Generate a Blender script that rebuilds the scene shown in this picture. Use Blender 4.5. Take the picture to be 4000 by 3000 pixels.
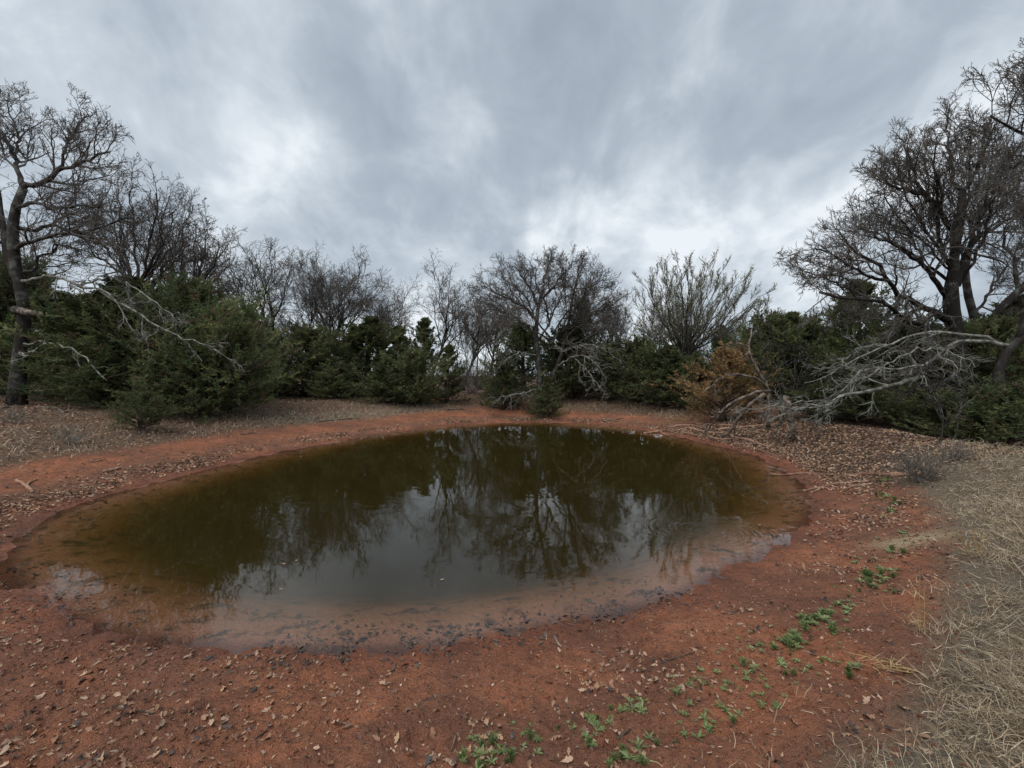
import bpy, math
import numpy as np

for o in list(bpy.data.objects):
    bpy.data.objects.remove(o)
S = bpy.context.scene
C = S.collection
RAD = math.radians

# ------------------------------------------------------------------ camera, sky, sun, exposure
EYE, F = 2.2, 928.0                      # eye height above the water, focal length in 2212ths of the picture width
cam = bpy.data.cameras.new('camera')
cam.sensor_fit = 'HORIZONTAL'; cam.sensor_width = 36.0
cam.lens = 36.0 * F / 2212.0
cam.shift_y = -16.5 / 2212.0
cam.clip_start = 0.05; cam.clip_end = 2000
camo = bpy.data.objects.new('camera', cam); C.objects.link(camo)
camo.location = (0, 0, EYE); camo.rotation_euler = (math.pi / 2, 0, 0)
S.camera = camo

SUN_EL, SUN_AZ = RAD(60), RAD(215)        # azimuth from +Y towards +X
W = bpy.data.worlds.new('World'); S.world = W; W.use_nodes = True
nt = W.node_tree; nt.nodes.clear()


class NG:
    """tiny helper round a node tree"""
    def __init__(s, t): s.t = t
    def n(s, typ, **kw):
        d = s.t.nodes.new(typ)
        for k, v in kw.items():
            if k.startswith('i_'):
                key = k[2:]
                key = int(key) if key.isdigit() else key.replace('_', ' ')
                d.inputs[key].default_value = v
            else:
                setattr(d, k, v)
        return d
    def l(s, a, b): s.t.links.new(a, b)
    def math(s, op, a, b=None, c=None, clamp=False):
        d = s.t.nodes.new('ShaderNodeMath'); d.operation = op; d.use_clamp = clamp
        for i, v in enumerate((a, b, c)):
            if v is None: continue
            if isinstance(v, (int, float)): d.inputs[i].default_value = v
            else: s.l(v, d.inputs[i])
        return d.outputs[0]
    def mix(s, f, a, b, mode='MIX'):
        d = s.t.nodes.new('ShaderNodeMix'); d.data_type = 'RGBA'; d.blend_type = mode
        for sock, v in ((d.inputs[0], f), (d.inputs[6], a), (d.inputs[7], b)):
            if isinstance(v, (int, float)): sock.default_value = v
            elif isinstance(v, tuple): sock.default_value = v if len(v) == 4 else (*v, 1)
            else: s.l(v, sock)
        return d.outputs[2]
    def ramp(s, f, stops):
        d = s.t.nodes.new('ShaderNodeValToRGB')
        e = d.color_ramp.elements
        while len(e) < len(stops): e.new(0.5)
        for k, (p, c) in enumerate(stops):
            e[k].position = p
            e[k].color = (c, c, c, 1) if isinstance(c, (int, float)) else (*c, 1)
        s.l(f, d.inputs[0]); return d.outputs[0]
    def noise(s, vec, scale, detail=4, rough=0.55, dist=0.0):
        d = s.n('ShaderNodeTexNoise')
        d.inputs['Scale'].default_value = scale; d.inputs['Detail'].default_value = detail
        d.inputs['Roughness'].default_value = rough; d.inputs['Distortion'].default_value = dist
        if vec is not None: s.l(vec, d.inputs['Vector'])
        return d.outputs[0]
    def mapping(s, vec, loc=(0, 0, 0), rot=(0, 0, 0), sc=(1, 1, 1)):
        d = s.n('ShaderNodeMapping'); s.l(vec, d.inputs[0])
        d.inputs[1].default_value = loc; d.inputs[2].default_value = rot; d.inputs[3].default_value = sc
        return d.outputs[0]


g = NG(nt)
wout = g.n('ShaderNodeOutputWorld')
sky = g.n('ShaderNodeTexSky'); sky.sky_type = 'NISHITA'; sky.sun_disc = False
sky.sun_elevation = SUN_EL; sky.sun_rotation = SUN_AZ
bg1 = g.n('ShaderNodeBackground'); bg1.inputs[1].default_value = 0.06
g.l(sky.outputs[0], bg1.inputs[0])
# overcast deck: cloud structure laid out on a plane overhead, so that it foreshortens towards the horizon
tc = g.n('ShaderNodeTexCoord')
sep = g.n('ShaderNodeSeparateXYZ'); g.l(tc.outputs['Generated'], sep.inputs[0])
zz = g.math('ADD', g.math('MAXIMUM', sep.outputs[2], 0.0), 0.62)
comb = g.n('ShaderNodeCombineXYZ')
g.l(g.math('DIVIDE', sep.outputs[0], zz), comb.inputs[0])
g.l(g.math('DIVIDE', sep.outputs[1], zz), comb.inputs[1])
CL = comb.outputs[0]
n1 = g.noise(g.mapping(CL, (27.54, 24.01, 6.89), (0, 0, RAD(14)), (1.25, 0.95, 1)), 2.5, 5, 0.52, 0.3)
n2 = g.noise(g.mapping(CL, (6.66, 16.1, 2.49), (0, 0, RAD(-20)), (1.1, 1.0, 1)), 6.5, 5, 0.56, 0.4)
cl = g.math('ADD', g.math('MULTIPLY', n1, 0.70), g.math('MULTIPLY', n2, 0.30))
cloud = g.ramp(cl, [(0.35, (0.335, 0.392, 0.455)), (0.455, (0.422, 0.485, 0.553)),
                    (0.54, (0.575, 0.642, 0.705)), (0.62, (0.82, 0.87, 0.915))])
bg2 = g.n('ShaderNodeBackground'); bg2.inputs[1].default_value = 0.575
g.l(cloud, bg2.inputs[0])
mx = g.n('ShaderNodeMixShader'); mx.inputs[0].default_value = 0.94
g.l(bg1.outputs[0], mx.inputs[1]); g.l(bg2.outputs[0], mx.inputs[2])
g.l(mx.outputs[0], wout.inputs[0])

sl = bpy.data.lights.new('sun', 'SUN'); sl.energy = 1.5; sl.angle = RAD(45); sl.color = (1.0, 0.96, 0.9)
so = bpy.data.objects.new('sun', sl); C.objects.link(so)
so.rotation_euler = (math.pi / 2 - SUN_EL, 0, math.pi - SUN_AZ)
so.location = (0, 0, 40)

S.view_settings.view_transform = 'Standard'; S.view_settings.look = 'None'
S.view_settings.exposure = 0.90; S.view_settings.gamma = 1.0
S.view_settings.use_curve_mapping = False
S.render.engine = 'CYCLES'
S.cycles.use_denoising = True
S.cycles.max_bounces = 8; S.cycles.transparent_max_bounces = 16
S.cycles.volume_bounces = 1

# ------------------------------------------------------------------ numeric helpers
rng = np.random.default_rng(7)
TAB = np.random.default_rng(3).random((256, 256))


def vnoise(x, y, sc=1.0, seed=0):
    x = np.asarray(x, float) * sc + seed * 17.13; y = np.asarray(y, float) * sc + seed * 9.71
    xi = np.floor(x).astype(int); yi = np.floor(y).astype(int)
    fx = x - xi; fy = y - yi
    fx = fx * fx * (3 - 2 * fx); fy = fy * fy * (3 - 2 * fy)
    a = TAB[xi & 255, yi & 255]; b = TAB[(xi + 1) & 255, yi & 255]
    c = TAB[xi & 255, (yi + 1) & 255]; d = TAB[(xi + 1) & 255, (yi + 1) & 255]
    return (a * (1 - fx) + b * fx) * (1 - fy) + (c * (1 - fx) + d * fx) * fy - 0.5


def fbm(x, y, sc=1.0, seed=0, octs=4):
    r = 0; a = 1.0
    for k in range(octs):
        r = r + a * vnoise(x, y, sc * 2 ** k, seed + k); a *= 0.5
    return r


def sstep(x, a, b):
    t = np.clip((np.asarray(x, float) - a) / (b - a), 0, 1)
    return t * t * (3 - 2 * t)


def norm(a):
    return a / np.maximum(np.linalg.norm(a, axis=-1, keepdims=True), 1e-9)


def at(x, y, d):
    """point at distance d ahead that stands at picture position (x, y)"""
    return np.array([(x - 1106.0) / F * d, d, EYE - (y - 813.0) / F * d])


def on_water(x, y):
    d = EYE * F / (y - 813.0)
    return ((x - 1106.0) / F * d, d)


def catmull(p, k, closed=False):
    p = np.asarray(p, float)
    n = len(p); out = []
    rngi = range(n) if closed else range(n - 1)
    for i in rngi:
        if closed:
            a, b, c, d = p[i - 1], p[i], p[(i + 1) % n], p[(i + 2) % n]
        else:
            a, b, c, d = p[max(i - 1, 0)], p[i], p[i + 1], p[min(i + 2, n - 1)]
        for j in range(k):
            t = j / k
            out.append(0.5 * (2 * b + (c - a) * t + (2 * a - 5 * b + 4 * c - d) * t * t + (3 * b - a - 3 * c + d) * t ** 3))
    if not closed: out.append(p[-1])
    return np.array(out)


# ------------------------------------------------------------------ pond outline and the lie of the land
near_shore = [on_water(x, y) for x, y in
    [(1000, 917), (1150, 912), (1300, 918), (1420, 935), (1540, 961), (1640, 988), (1700, 1022), (1748, 1065), (1754, 1105),
     (1705, 1163), (1600, 1217), (1500, 1272), (1400, 1308), (1250, 1342), (1100, 1376), (950, 1400), (800, 1407), (650, 1408),
     (500, 1402), (350, 1388), (200, 1358), (100, 1312), (42, 1268), (14, 1222), (20, 1178), (85, 1128), (200, 1080), (400, 1026), (600, 978), (800, 942)]]
SHORE = catmull(near_shore, 5, True)


def seg_dist(px, py, poly, closed=True):
    """signed distance (inside negative for closed, left of line negative for open)"""
    px = np.asarray(px, float).ravel(); py = np.asarray(py, float).ravel()
    A = poly; B = np.roll(poly, -1, 0)
    if not closed: A, B = poly[:-1], poly[1:]
    best = np.full(px.shape, 1e9); sgn = np.ones(px.shape); ins = np.zeros(px.shape, bool)
    for a, b in zip(A, B):
        d = b - a; L2 = d @ d + 1e-12
        t = np.clip(((px - a[0]) * d[0] + (py - a[1]) * d[1]) / L2, 0, 1)
        qx = px - a[0] - t * d[0]; qy = py - a[1] - t * d[1]
        dd = qx * qx + qy * qy
        m = dd < best
        best[m] = dd[m]
        if closed:
            cr = (a[1] > py) != (b[1] > py)
            ins ^= cr & (px < (b[0] - a[0]) * (py - a[1]) / (b[1] - a[1] + 1e-12) + a[0])
        else:
            side = d[0] * (py - a[1]) - d[1] * (px - a[0])
            sgn[m] = np.where(side[m] < 0, 1.0, -1.0)
    r = np.sqrt(best)
    return np.where(ins, -r, r) if closed else r * sgn


GX0, GY0, GST, GNX, GNY = -16.0, -4.0, 0.06, 534, 534
_gx, _gy = np.meshgrid(GX0 + GST * np.arange(GNX), GY0 + GST * np.arange(GNY), indexing='ij')
SGRID = seg_dist(_gx, _gy, SHORE).reshape(GNX, GNY)


def shore_s(x, y):
    x = np.asarray(x, float); y = np.asarray(y, float); sh = x.shape
    x = x.ravel(); y = y.ravel()
    u = (x - GX0) / GST; v = (y - GY0) / GST
    ins = (u > 0) & (v > 0) & (u < GNX - 1.01) & (v < GNY - 1.01)
    out = np.empty(x.shape)
    ui, vi = u[ins], v[ins]
    i = ui.astype(int); j = vi.astype(int); fu = ui - i; fv = vi - j
    out[ins] = (SGRID[i, j] * (1 - fu) + SGRID[i + 1, j] * fu) * (1 - fv) + (SGRID[i, j + 1] * (1 - fu) + SGRID[i + 1, j + 1] * fu) * fv
    if not ins.all(): out[~ins] = seg_dist(x[~ins], y[~ins], SHORE)
    return out.reshape(sh)


GRASS_EDGE = np.array([(0.55, -3), (0.45, 0.6), (0.74, 1.4), (1.12, 1.8), (1.75, 2.12), (2.35, 2.5), (3.4, 3.4), (4.9, 4.75),
                       (6.3, 6.4), (7.3, 8.2), (8.4, 9.4), (14, 12)])


def grass_g(x, y): return seg_dist(x, y, GRASS_EDGE, False).reshape(np.shape(x))


PS = [-9, -5, -3, -1.7, -.9, -.5, 0, .5, 1, 2, 3.5, 5, 7, 12, 30, 100, 600]
PZ = [-1.3, -1.15, -.85, -.43, -.135, -.055, 0, .055, .125, .30, .57, .80, .99, 1.15, 1.7, 2.2, 3]
RS = [-9, -5, -3, -1.7, -.9, -.5, 0, .5, 1, 2, 2.8, 3.4, 4.2, 6, 10, 30, 100, 600]
RZ = [-1.3, -1.15, -.85, -.43, -.135, -.055, 0, .07, .17, .47, .70, .74, .62, .2, .05, .4, 1.5, 3]


_r = np.random.default_rng(64)
DENTS = np.c_[_r.uniform(-3.2, 2.2, 90), _r.uniform(1.5, 4.4, 90), _r.uniform(.03, .065, 90), _r.uniform(.015, .04, 90)]


def ground_z(x, y, s=None, fine=True):
    x = np.asarray(x, float); y = np.asarray(y, float)
    if s is None: s = shore_s(x, y)
    m = sstep(x, 2.2, 6.0) * sstep(-y, -15.5, -11.0)
    z = np.interp(s, PS, PZ) * (1 - m) + np.interp(s, RS, RZ) * m
    land = sstep(s, 0.2, 2.5)
    z = z + land * (0.10 * fbm(x, y, 0.35, 2, 3)) + 0.022 * sstep(s, -0.6, 0.8) * fbm(x, y, 1.3, 5, 3)
    z = z + 0.05 * sstep(-s, 0.3, 2) * fbm(x, y, 0.9, 8, 2) + 0.012 * fbm(x, y, 1.1, 9, 2) + np.exp(-(s / .35) ** 2) * (0.022 * fbm(x, y, 3.2, 91, 3) + 0.016 * fbm(x, y, 9.0, 93, 2))
    if fine:
        near = sstep(-np.hypot(x, y), -9, -3)
        nn = (np.abs(x) < 3.6) & (y > 1.2) & (y < 4.8)
        if nn.any():
            xn, yn = x[nn], y[nn]; dz = np.zeros(xn.shape)
            for (dx_, dy_, dr_, dd_) in DENTS:
                q_ = ((xn - dx_) ** 2 + (yn - dy_) ** 2) / dr_ ** 2
                dz += dd_ * (-np.exp(-q_) + .45 * np.exp(-(np.sqrt(q_) - 1.5) ** 2 * 3))
            z = np.array(z); z[nn] += dz * sstep(s[nn], .1, .5)
        z = z + near * sstep(s, -0.05, 0.8) * (0.045 * fbm(x, y, 5.5, 11, 3) + 0.05 * np.maximum(0, fbm(x, y, 12, 14, 2) - 0.05) - 0.08 * np.maximum(0, fbm(x, y, 8, 17, 2) - 0.22))
    return z


def zat(x, y): return float(ground_z(np.array([x]), np.array([y]))[0])


# ------------------------------------------------------------------ mesh building
class MB:
    def __init__(s): s.v = []; s.f = []; s.c = []; s.n = 0
    def add(s, v, f, c=None):
        v = np.asarray(v, float).reshape(-1, 3)
        for ff in (f if isinstance(f, list) else [f]):
            if len(ff): s.f.append(np.asarray(ff, int) + s.n)
        s.v.append(v); s.n += len(v)
        if c is not None:
            c = np.asarray(c, float)
            s.c.append(np.broadcast_to(c, (len(v), 3)) if c.ndim == 1 else c)
        return s
    def mesh(s, name, mat, smooth=False, attrs=None):
        me = bpy.data.meshes.new(name)
        v = np.concatenate(s.v)
        me.vertices.add(len(v)); me.vertices.foreach_set('co', v.astype(np.float32).ravel())
        loops = np.concatenate([f.ravel() for f in s.f]).astype(np.int32)
        tot = np.concatenate([np.full(len(f), f.shape[1]) for f in s.f]).astype(np.int32)
        start = np.concatenate([[0], np.cumsum(tot)[:-1]]).astype(np.int32)
        me.loops.add(len(loops)); me.loops.foreach_set('vertex_index', loops)
        me.polygons.add(len(tot)); me.polygons.foreach_set('loop_start', start)
        me.polygons.foreach_set('use_smooth', np.full(len(tot), bool(smooth)))
        me.update(calc_edges=True)
        if s.c:
            col = np.concatenate(s.c)
            a = me.attributes.new('Col', 'FLOAT_COLOR', 'POINT')
            a.data.foreach_set('color', np.hstack([col, np.ones((len(col), 1))]).astype(np.float32).ravel())
        for k, arr in (attrs or {}).items():
            a = me.attributes.new(k, 'FLOAT', 'POINT'); a.data.foreach_set('value', np.asarray(arr, np.float32).ravel())
        if mat: me.materials.append(mat)
        return me
    def obj(s, name, mat, parent=None, smooth=False, attrs=None):
        return link(name, s.mesh(name, mat, smooth, attrs), parent)


def link(name, data, parent=None, loc=None):
    o = bpy.data.objects.new(name, data); C.objects.link(o)
    if parent is not None: o.parent = parent
    if loc is not None: o.location = tuple(float(q) for q in loc)
    return o


def tag(o, label=None, cat=None, group=None, kind=None):
    if label: o['label'] = label
    if cat: o['category'] = cat
    if group: o['group'] = group
    if kind: o['kind'] = kind
    return o


def copy_tree(o, parent=None):
    c = o.copy(); C.objects.link(c); c.parent = parent
    for ch in list(o.children): copy_tree(ch, c)
    return c


def tubes(pts, rad, sides):
    """pts (B,n,3), rad (B,n) -> verts, quads"""
    B, n, _ = pts.shape
    t = np.empty_like(pts)
    t[:, 1:-1] = pts[:, 2:] - pts[:, :-2]; t[:, 0] = pts[:, 1] - pts[:, 0]; t[:, -1] = pts[:, -1] - pts[:, -2]
    t = norm(t)
    mean = norm(pts[:, -1] - pts[:, 0] + 1e-6)
    ref = np.where(np.abs(mean[:, 2:3]) < 0.8, np.array([[0, 0, 1.0]]), np.array([[1.0, 0, 0]]))[:, None, :]
    u = norm(np.cross(t, ref)); w = np.cross(t, u)
    a = np.arange(sides) * 2 * math.pi / sides
    v = pts[:, :, None, :] + rad[:, :, None, None] * (u[:, :, None, :] * np.cos(a)[None, None, :, None] + w[:, :, None, :] * np.sin(a)[None, None, :, None])
    idx = np.arange(B * n * sides).reshape(B, n, sides)
    a0 = idx[:, :-1]; a1 = idx[:, 1:]
    q = np.stack([a0, np.roll(a0, -1, 2), np.roll(a1, -1, 2), a1], -1).reshape(-1, 4)
    return v.reshape(-1, 3), q


def capped_tube(mb, pts, rad, sides=7, col=None):
    pts = np.asarray(pts, float)[None]; rad = np.asarray(rad, float)[None]
    v, q = tubes(pts, rad, sides)
    n = pts.shape[1]
    mb.add(v, [q, np.arange(sides)[::-1][None], (np.arange(sides) + (n - 1) * sides)[None]], col)


def grow(P, D, L, nseg, wander, up, r):
    pts = [P]; d = D
    for k in range(nseg):
        d = norm(d + wander * r.normal(size=d.shape) + np.array([0, 0, 1.0]) * up)
        P = P + d * (np.asarray(L)[:, None] / nseg); pts.append(P)
    return np.stack(pts, 1)


def spawn(pts, rad, L, nc, t0, t1, a0, a1, q0, q1, r, rk=0.62, endfrac=0.55, flat=0.0):
    """children along every branch of a batch"""
    B, n, _ = pts.shape
    t = t0 + (t1 - t0) * (np.arange(nc)[None] + r.random((B, nc))) / nc
    x = t * (n - 1); i = np.minimum(x.astype(int), n - 2); f = (x - i)[..., None]
    bi = np.arange(B)[:, None]
    P = pts[bi, i] * (1 - f) + pts[bi, i + 1] * f
    T = norm(pts[bi, i + 1] - pts[bi, i])
    R = rad[bi, i] * (1 - f[..., 0]) + rad[bi, i + 1] * f[..., 0]
    rnd = r.normal(size=T.shape)
    if flat: rnd[..., 2] *= (1 - flat)
    perp = norm(rnd - (rnd * T).sum(-1, keepdims=True) * T)
    an = (a0 + (a1 - a0) * r.random((B, nc)))[..., None]
    D = np.cos(an) * T + np.sin(an) * perp
    Lc = np.asarray(L)[:, None] * (q0 + (q1 - q0) * r.random((B, nc))) * (1 - (1 - endfrac) * t)
    return P.reshape(-1, 3), D.reshape(-1, 3), Lc.ravel(), (R * rk).ravel()


def taper(r0, r1, n, p=1.0):
    t = np.linspace(0, 1, n)[None] ** p
    return np.asarray(r0)[:, None] * (1 - t) + np.asarray(r1)[:, None] * t


def ramify(pts, rad, L, r, mb, spec, centre=None, bias=0.0):
    """grow successive orders of branches off a batch; spec rows:
    (children, t0, t1, a0, a1, q0, q1, nseg, wander, up, sides, rmin)"""
    last = (pts, rad)
    for (nc, t0, t1, a0, a1, q0, q1, ns, wd, up, sd, rmin, *lim) in spec:
        P, D, Lc, R = spawn(pts, rad, L, nc, t0, t1, a0, a1, q0, q1, r)
        if lim: Lc = np.clip(Lc, lim[0], lim[1])
        if centre is not None: D = norm(D + bias * norm(P - centre)); bias *= .45
        p2 = grow(P, D, Lc, ns, wd, up, r)
        r0 = np.maximum(np.minimum(R, Lc * 0.028 + 0.003), rmin); r2 = taper(r0, np.maximum(r0 * 0.35, rmin * 0.8), ns + 1)
        v, q = tubes(p2, r2, sd); mb.add(v, q)
        pts, rad, L = p2, r2, Lc
    return pts, rad


# ------------------------------------------------------------------ materials
def material(name, rough=0.9, spec=0.25):
    m = bpy.data.materials.new(name); m.use_nodes = True
    t = m.node_tree; t.nodes.clear()
    k = NG(t)
    out = k.n('ShaderNodeOutputMaterial'); b = k.n('ShaderNodeBsdfPrincipled')
    b.inputs['Roughness'].default_value = rough; b.inputs['Specular IOR Level'].default_value = spec
    k.l(b.outputs[0], out.inputs[0])
    return m, k, b, out


def bump(k, b, h, strength, dist):
    d = k.n('ShaderNodeBump'); d.inputs['Strength'].default_value = strength; d.inputs['Distance'].default_value = dist
    k.l(h, d.inputs['Height']); k.l(d.outputs[0], b.inputs['Normal']); return d


def attr(k, name):
    d = k.n('ShaderNodeAttribute'); d.attribute_name = name; return d


def bark_mat(name, dark, pale, amount, sc=5.0):
    m, k, b, _ = material(name, 0.95, 0.15)
    co = k.n('ShaderNodeTexCoord').outputs['Object']
    pv = k.mapping(co, sc=(1, 1, 0.35))
    n = k.noise(pv, sc * 3, 5, 0.65)
    l = k.noise(co, sc * 0.6, 4, 0.6, 0.4)
    f = k.ramp(l, [(0.5 - amount * 0.5, 0.0), (0.72 - amount * 0.5, 1.0)])
    dk = k.mix(n, tuple(c * 0.55 for c in dark), tuple(c * 1.5 for c in dark))
    k.l(k.mix(f, dk, pale), b.inputs['Base Color'])
    bump(k, b, n, 0.7, 0.03)
    return m


def foliage_mat(name, tint=(1, 1, 1)):
    m, k, b, out_ = material(name, 0.75, 0.2)
    a = attr(k, 'Col').outputs['Color']
    oi = k.n('ShaderNodeObjectInfo')
    v = k.math('MULTIPLY_ADD', oi.outputs['Random'], 0.5, 0.75)
    c = k.n('ShaderNodeCombineColor'); [k.l(v, c.inputs[i]) for i in range(3)]
    col = k.mix(1.0, a, c.outputs[0], 'MULTIPLY')
    col = k.mix(1.0, col, tint, 'MULTIPLY')
    k.l(col, b.inputs['Base Color'])
    tl = k.n('ShaderNodeBsdfTranslucent'); k.l(col, tl.inputs[0])
    ms = k.n('ShaderNodeMixShader'); ms.inputs[0].default_value = 0.42
    k.l(b.outputs[0], ms.inputs[1]); k.l(tl.outputs[0], ms.inputs[2]); k.l(ms.outputs[0], out_.inputs[0])
    return m


def col_mat(name, rough=0.85, spec=0.2, nsc=40.0, amt=0.35):
    m, k, b, _ = material(name, rough, spec)
    a = attr(k, 'Col').outputs['Color']
    co = k.n('ShaderNodeTexCoord').outputs['Object']
    n = k.noise(co, nsc, 3, 0.6)
    d = k.ramp(n, [(0.3, 1 - amt), (0.7, 1 + amt)])
    k.l(k.mix(1.0, a, d, 'MULTIPLY'), b.inputs['Base Color'])
    return m


M_BARK = bark_mat('oak_bark', (0.036, 0.031, 0.028), (0.14, 0.145, 0.13), 0.05)
M_BARKB = bark_mat('dark_bark', (0.030, 0.026, 0.024), (0.09, 0.09, 0.08), -0.04)
M_TWIG = bark_mat('twig_bark', (0.095, 0.083, 0.075), (0.19, 0.18, 0.165), 0.10, 2.0)
M_LICHEN = bark_mat('lichen_bark', (0.085, 0.077, 0.07), (0.28, 0.29, 0.255), 0.20, 9.0)
M_DRIFT = bark_mat('driftwood', (0.16, 0.085, 0.055), (0.34, 0.21, 0.15), 0.30, 7.0)
M_POLE = bark_mat('muddy_pole', (0.11, 0.055, 0.036), (0.24, 0.14, 0.10), 0.12, 7.0)
M_DEADW = bark_mat('dead_wood', (0.065, 0.052, 0.045), (0.27, 0.225, 0.185), 0.12, 9.0)
M_CBARK = bark_mat('cedar_bark', (0.055, 0.038, 0.028), (0.12, 0.095, 0.08), 0.15)
M_GREEN = foliage_mat('cedar_foliage')
M_BUD = foliage_mat('young_leaf')
M_LEAF = col_mat('dry_oak_leaf', 0.8, 0.25, 60, 0.25)
M_WEED = foliage_mat('weed_leaf')
M_STRAW = col_mat('dry_grass', 0.85, 0.2, 8, 0.25)
M_STONE = col_mat('pebble_stone', 0.85, 0.25, 90, 0.3)

# ---- ground
m, k, b, out = material('red_soil', 0.95, 0.2); M_GROUND = m
co = k.n('ShaderNodeTexCoord').outputs['Object']
n14 = k.noise(co, 15.0, 4, 0.62, 0.3); nb = k.noise(co, 0.9, 5, 0.6, 0.3); nm = k.noise(co, 5.0, 5, 0.62); nf = k.noise(co, 42.0, 5, 0.65)
nvf = k.noise(co, 160.0, 3, 0.6)
soil = k.ramp(nb, [(0.30, (0.19, 0.088, 0.055)), (0.46, (0.285, 0.124, 0.073)), (0.60, (0.41, 0.158, 0.082)), (0.75, (0.43, 0.200, 0.122))])
soil = k.mix(k.ramp(nm, [(0.4, 0.0), (0.68, 0.65)]), soil, (0.145, 0.066, 0.043))
soil = k.mix(k.ramp(n14, [(0.36, 0.5), (0.48, 0.0)]), soil, (0.15, 0.066, 0.042))
soil = k.mix(k.ramp(nf, [(0.55, 0.0), (0.72, 0.45)]), soil, (0.42, 0.215, 0.14))
soil = k.mix(k.ramp(nvf, [(0.36, 0.5), (0.5, 0.0)]), soil, (0.075, 0.034, 0.023))
duffc = k.ramp(k.noise(co, 16.0, 5, 0.7), [(0.3, (0.062, 0.042, 0.030)), (0.5, (0.135, 0.092, 0.064)), (0.7, (0.235, 0.17, 0.12))])
duff = attr(k, 'duff').outputs['Fac']
def broken(a_, n_, amt):
    """a zone's edge broken up by noise, nothing outside the zone"""
    gate = k.math('MULTIPLY', a_, 4.0, clamp=True)
    return k.math('MULTIPLY_ADD', k.math('MULTIPLY', k.math('SUBTRACT', n_, 0.5), amt), gate, a_, True)


fd = broken(duff, nm, 1.4)
col = k.mix(fd, soil, duffc)
strawc = k.ramp(k.noise(co, 30.0, 4, 0.7), [(0.3, (0.10, 0.080, 0.058)), (0.7, (0.25, 0.205, 0.15))])
st = attr(k, 'straw').outputs['Fac']
col = k.mix(broken(st, nm, 1.4), col, strawc)
sandf = attr(k, 'sand').outputs['Fac']
col = k.mix(broken(sandf, nf, 1.6), col, (0.40, 0.32, 0.20))
wet = attr(k, 'wet').outputs['Fac']
col = k.mix(wet, col, k.mix(1.0, col, (0.72, 0.66, 0.66), 'MULTIPLY'))
bed = attr(k, 'bed').outputs['Fac']
bedc = k.ramp(nb, [(0.35, (0.42, 0.205, 0.13)), (0.7, (0.54, 0.285, 0.20))])
col = k.mix(bed, col, bedc)
alg = k.noise(co, 4.2, 7, 0.72, 0.2)
algf = k.math('MULTIPLY', k.ramp(alg, [(0.52, 0.0), (0.64, 0.9)]), attr(k, 'algae').outputs['Fac'])
col = k.mix(algf, col, (0.035, 0.036, 0.026))
k.l(col, b.inputs['Base Color'])
k.l(k.math('MULTIPLY_ADD', wet, -0.45, 0.95), b.inputs['Roughness'])
hh = k.math('ADD', k.math('MULTIPLY_ADD', n14, 1.3, k.math('MULTIPLY', nf, 0.6)), k.math('ADD', k.math('MULTIPLY', nm, 1.2), k.math('MULTIPLY', nvf, 0.25)))
bump(k, b, hh, 1.0, 0.06)

# ---- water
m = bpy.data.materials.new('pond_water'); m.use_nodes = True; M_WATER = m
t = m.node_tree; t.nodes.clear(); k = NG(t)
out = k.n('ShaderNodeOutputMaterial')
co = k.n('ShaderNodeTexCoord').outputs['Object']
r1 = k.noise(k.mapping(co, sc=(1.0, 1.5, 1)), 2.6, 2, 0.45, 0.3)
r2 = k.noise(k.mapping(co, sc=(1.0, 2.0, 1), loc=(3, 1, 0)), 20.0, 2, 0.5)
rpatch = k.ramp(k.noise(co, 0.35, 2, 0.5), [(0.40, 0.25), (0.62, 1.0)])
# one ring of ripples where something has just touched the surface
rx, ry = on_water(1520, 1146)
sub = k.n('ShaderNodeVectorMath'); sub.operation = 'SUBTRACT'; k.l(co, sub.inputs[0]); sub.inputs[1].default_value = (rx, ry, 0)
ln = k.n('ShaderNodeVectorMath'); ln.operation = 'LENGTH'; k.l(sub.outputs[0], ln.inputs[0])
ring = k.math('MULTIPLY', k.math('SINE', k.math('MULTIPLY', ln.outputs['Value'], 75.0)),
              k.math('EXPONENT', k.math('MULTIPLY', k.math('MULTIPLY', ln.outputs['Value'], ln.outputs['Value']), -2.6)))
hh = k.math('MULTIPLY', k.math('ADD', r1, k.math('MULTIPLY', r2, 0.03)), rpatch)
hh = k.math('ADD', hh, k.math('MULTIPLY', ring, 0.35))
bp = k.n('ShaderNodeBump'); bp.inputs['Strength'].default_value = 1.0; bp.inputs['Distance'].default_value = 0.0030
k.l(hh, bp.inputs['Height'])
fr = k.n('ShaderNodeFresnel'); fr.inputs[0].default_value = 1.48; k.l(bp.outputs[0], fr.inputs[1])
tr = k.n('ShaderNodeBsdfTransparent'); gl = k.n('ShaderNodeBsdfGlossy')
gl.inputs['Roughness'].default_value = 0.0; k.l(bp.outputs[0], gl.inputs['Normal'])
ms = k.n('ShaderNodeMixShader'); k.l(fr.outputs[0], ms.inputs[0]); k.l(tr.outputs[0], ms.inputs[1]); k.l(gl.outputs[0], ms.inputs[2])
k.l(ms.outputs[0], out.inputs[0])
va = k.n('ShaderNodeVolumeAbsorption'); va.inputs[0].default_value = (0.58, 0.53, 0.24, 1); va.inputs[1].default_value = 4.6
vs = k.n('ShaderNodeVolumeScatter'); vs.inputs[0].default_value = (0.37, 0.315, 0.13, 1); vs.inputs[1].default_value = 0.75
ad = k.n('ShaderNodeAddShader'); k.l(va.outputs[0], ad.inputs[0]); k.l(vs.outputs[0], ad.inputs[1])
k.l(ad.outputs[0], out.inputs[1])

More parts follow.
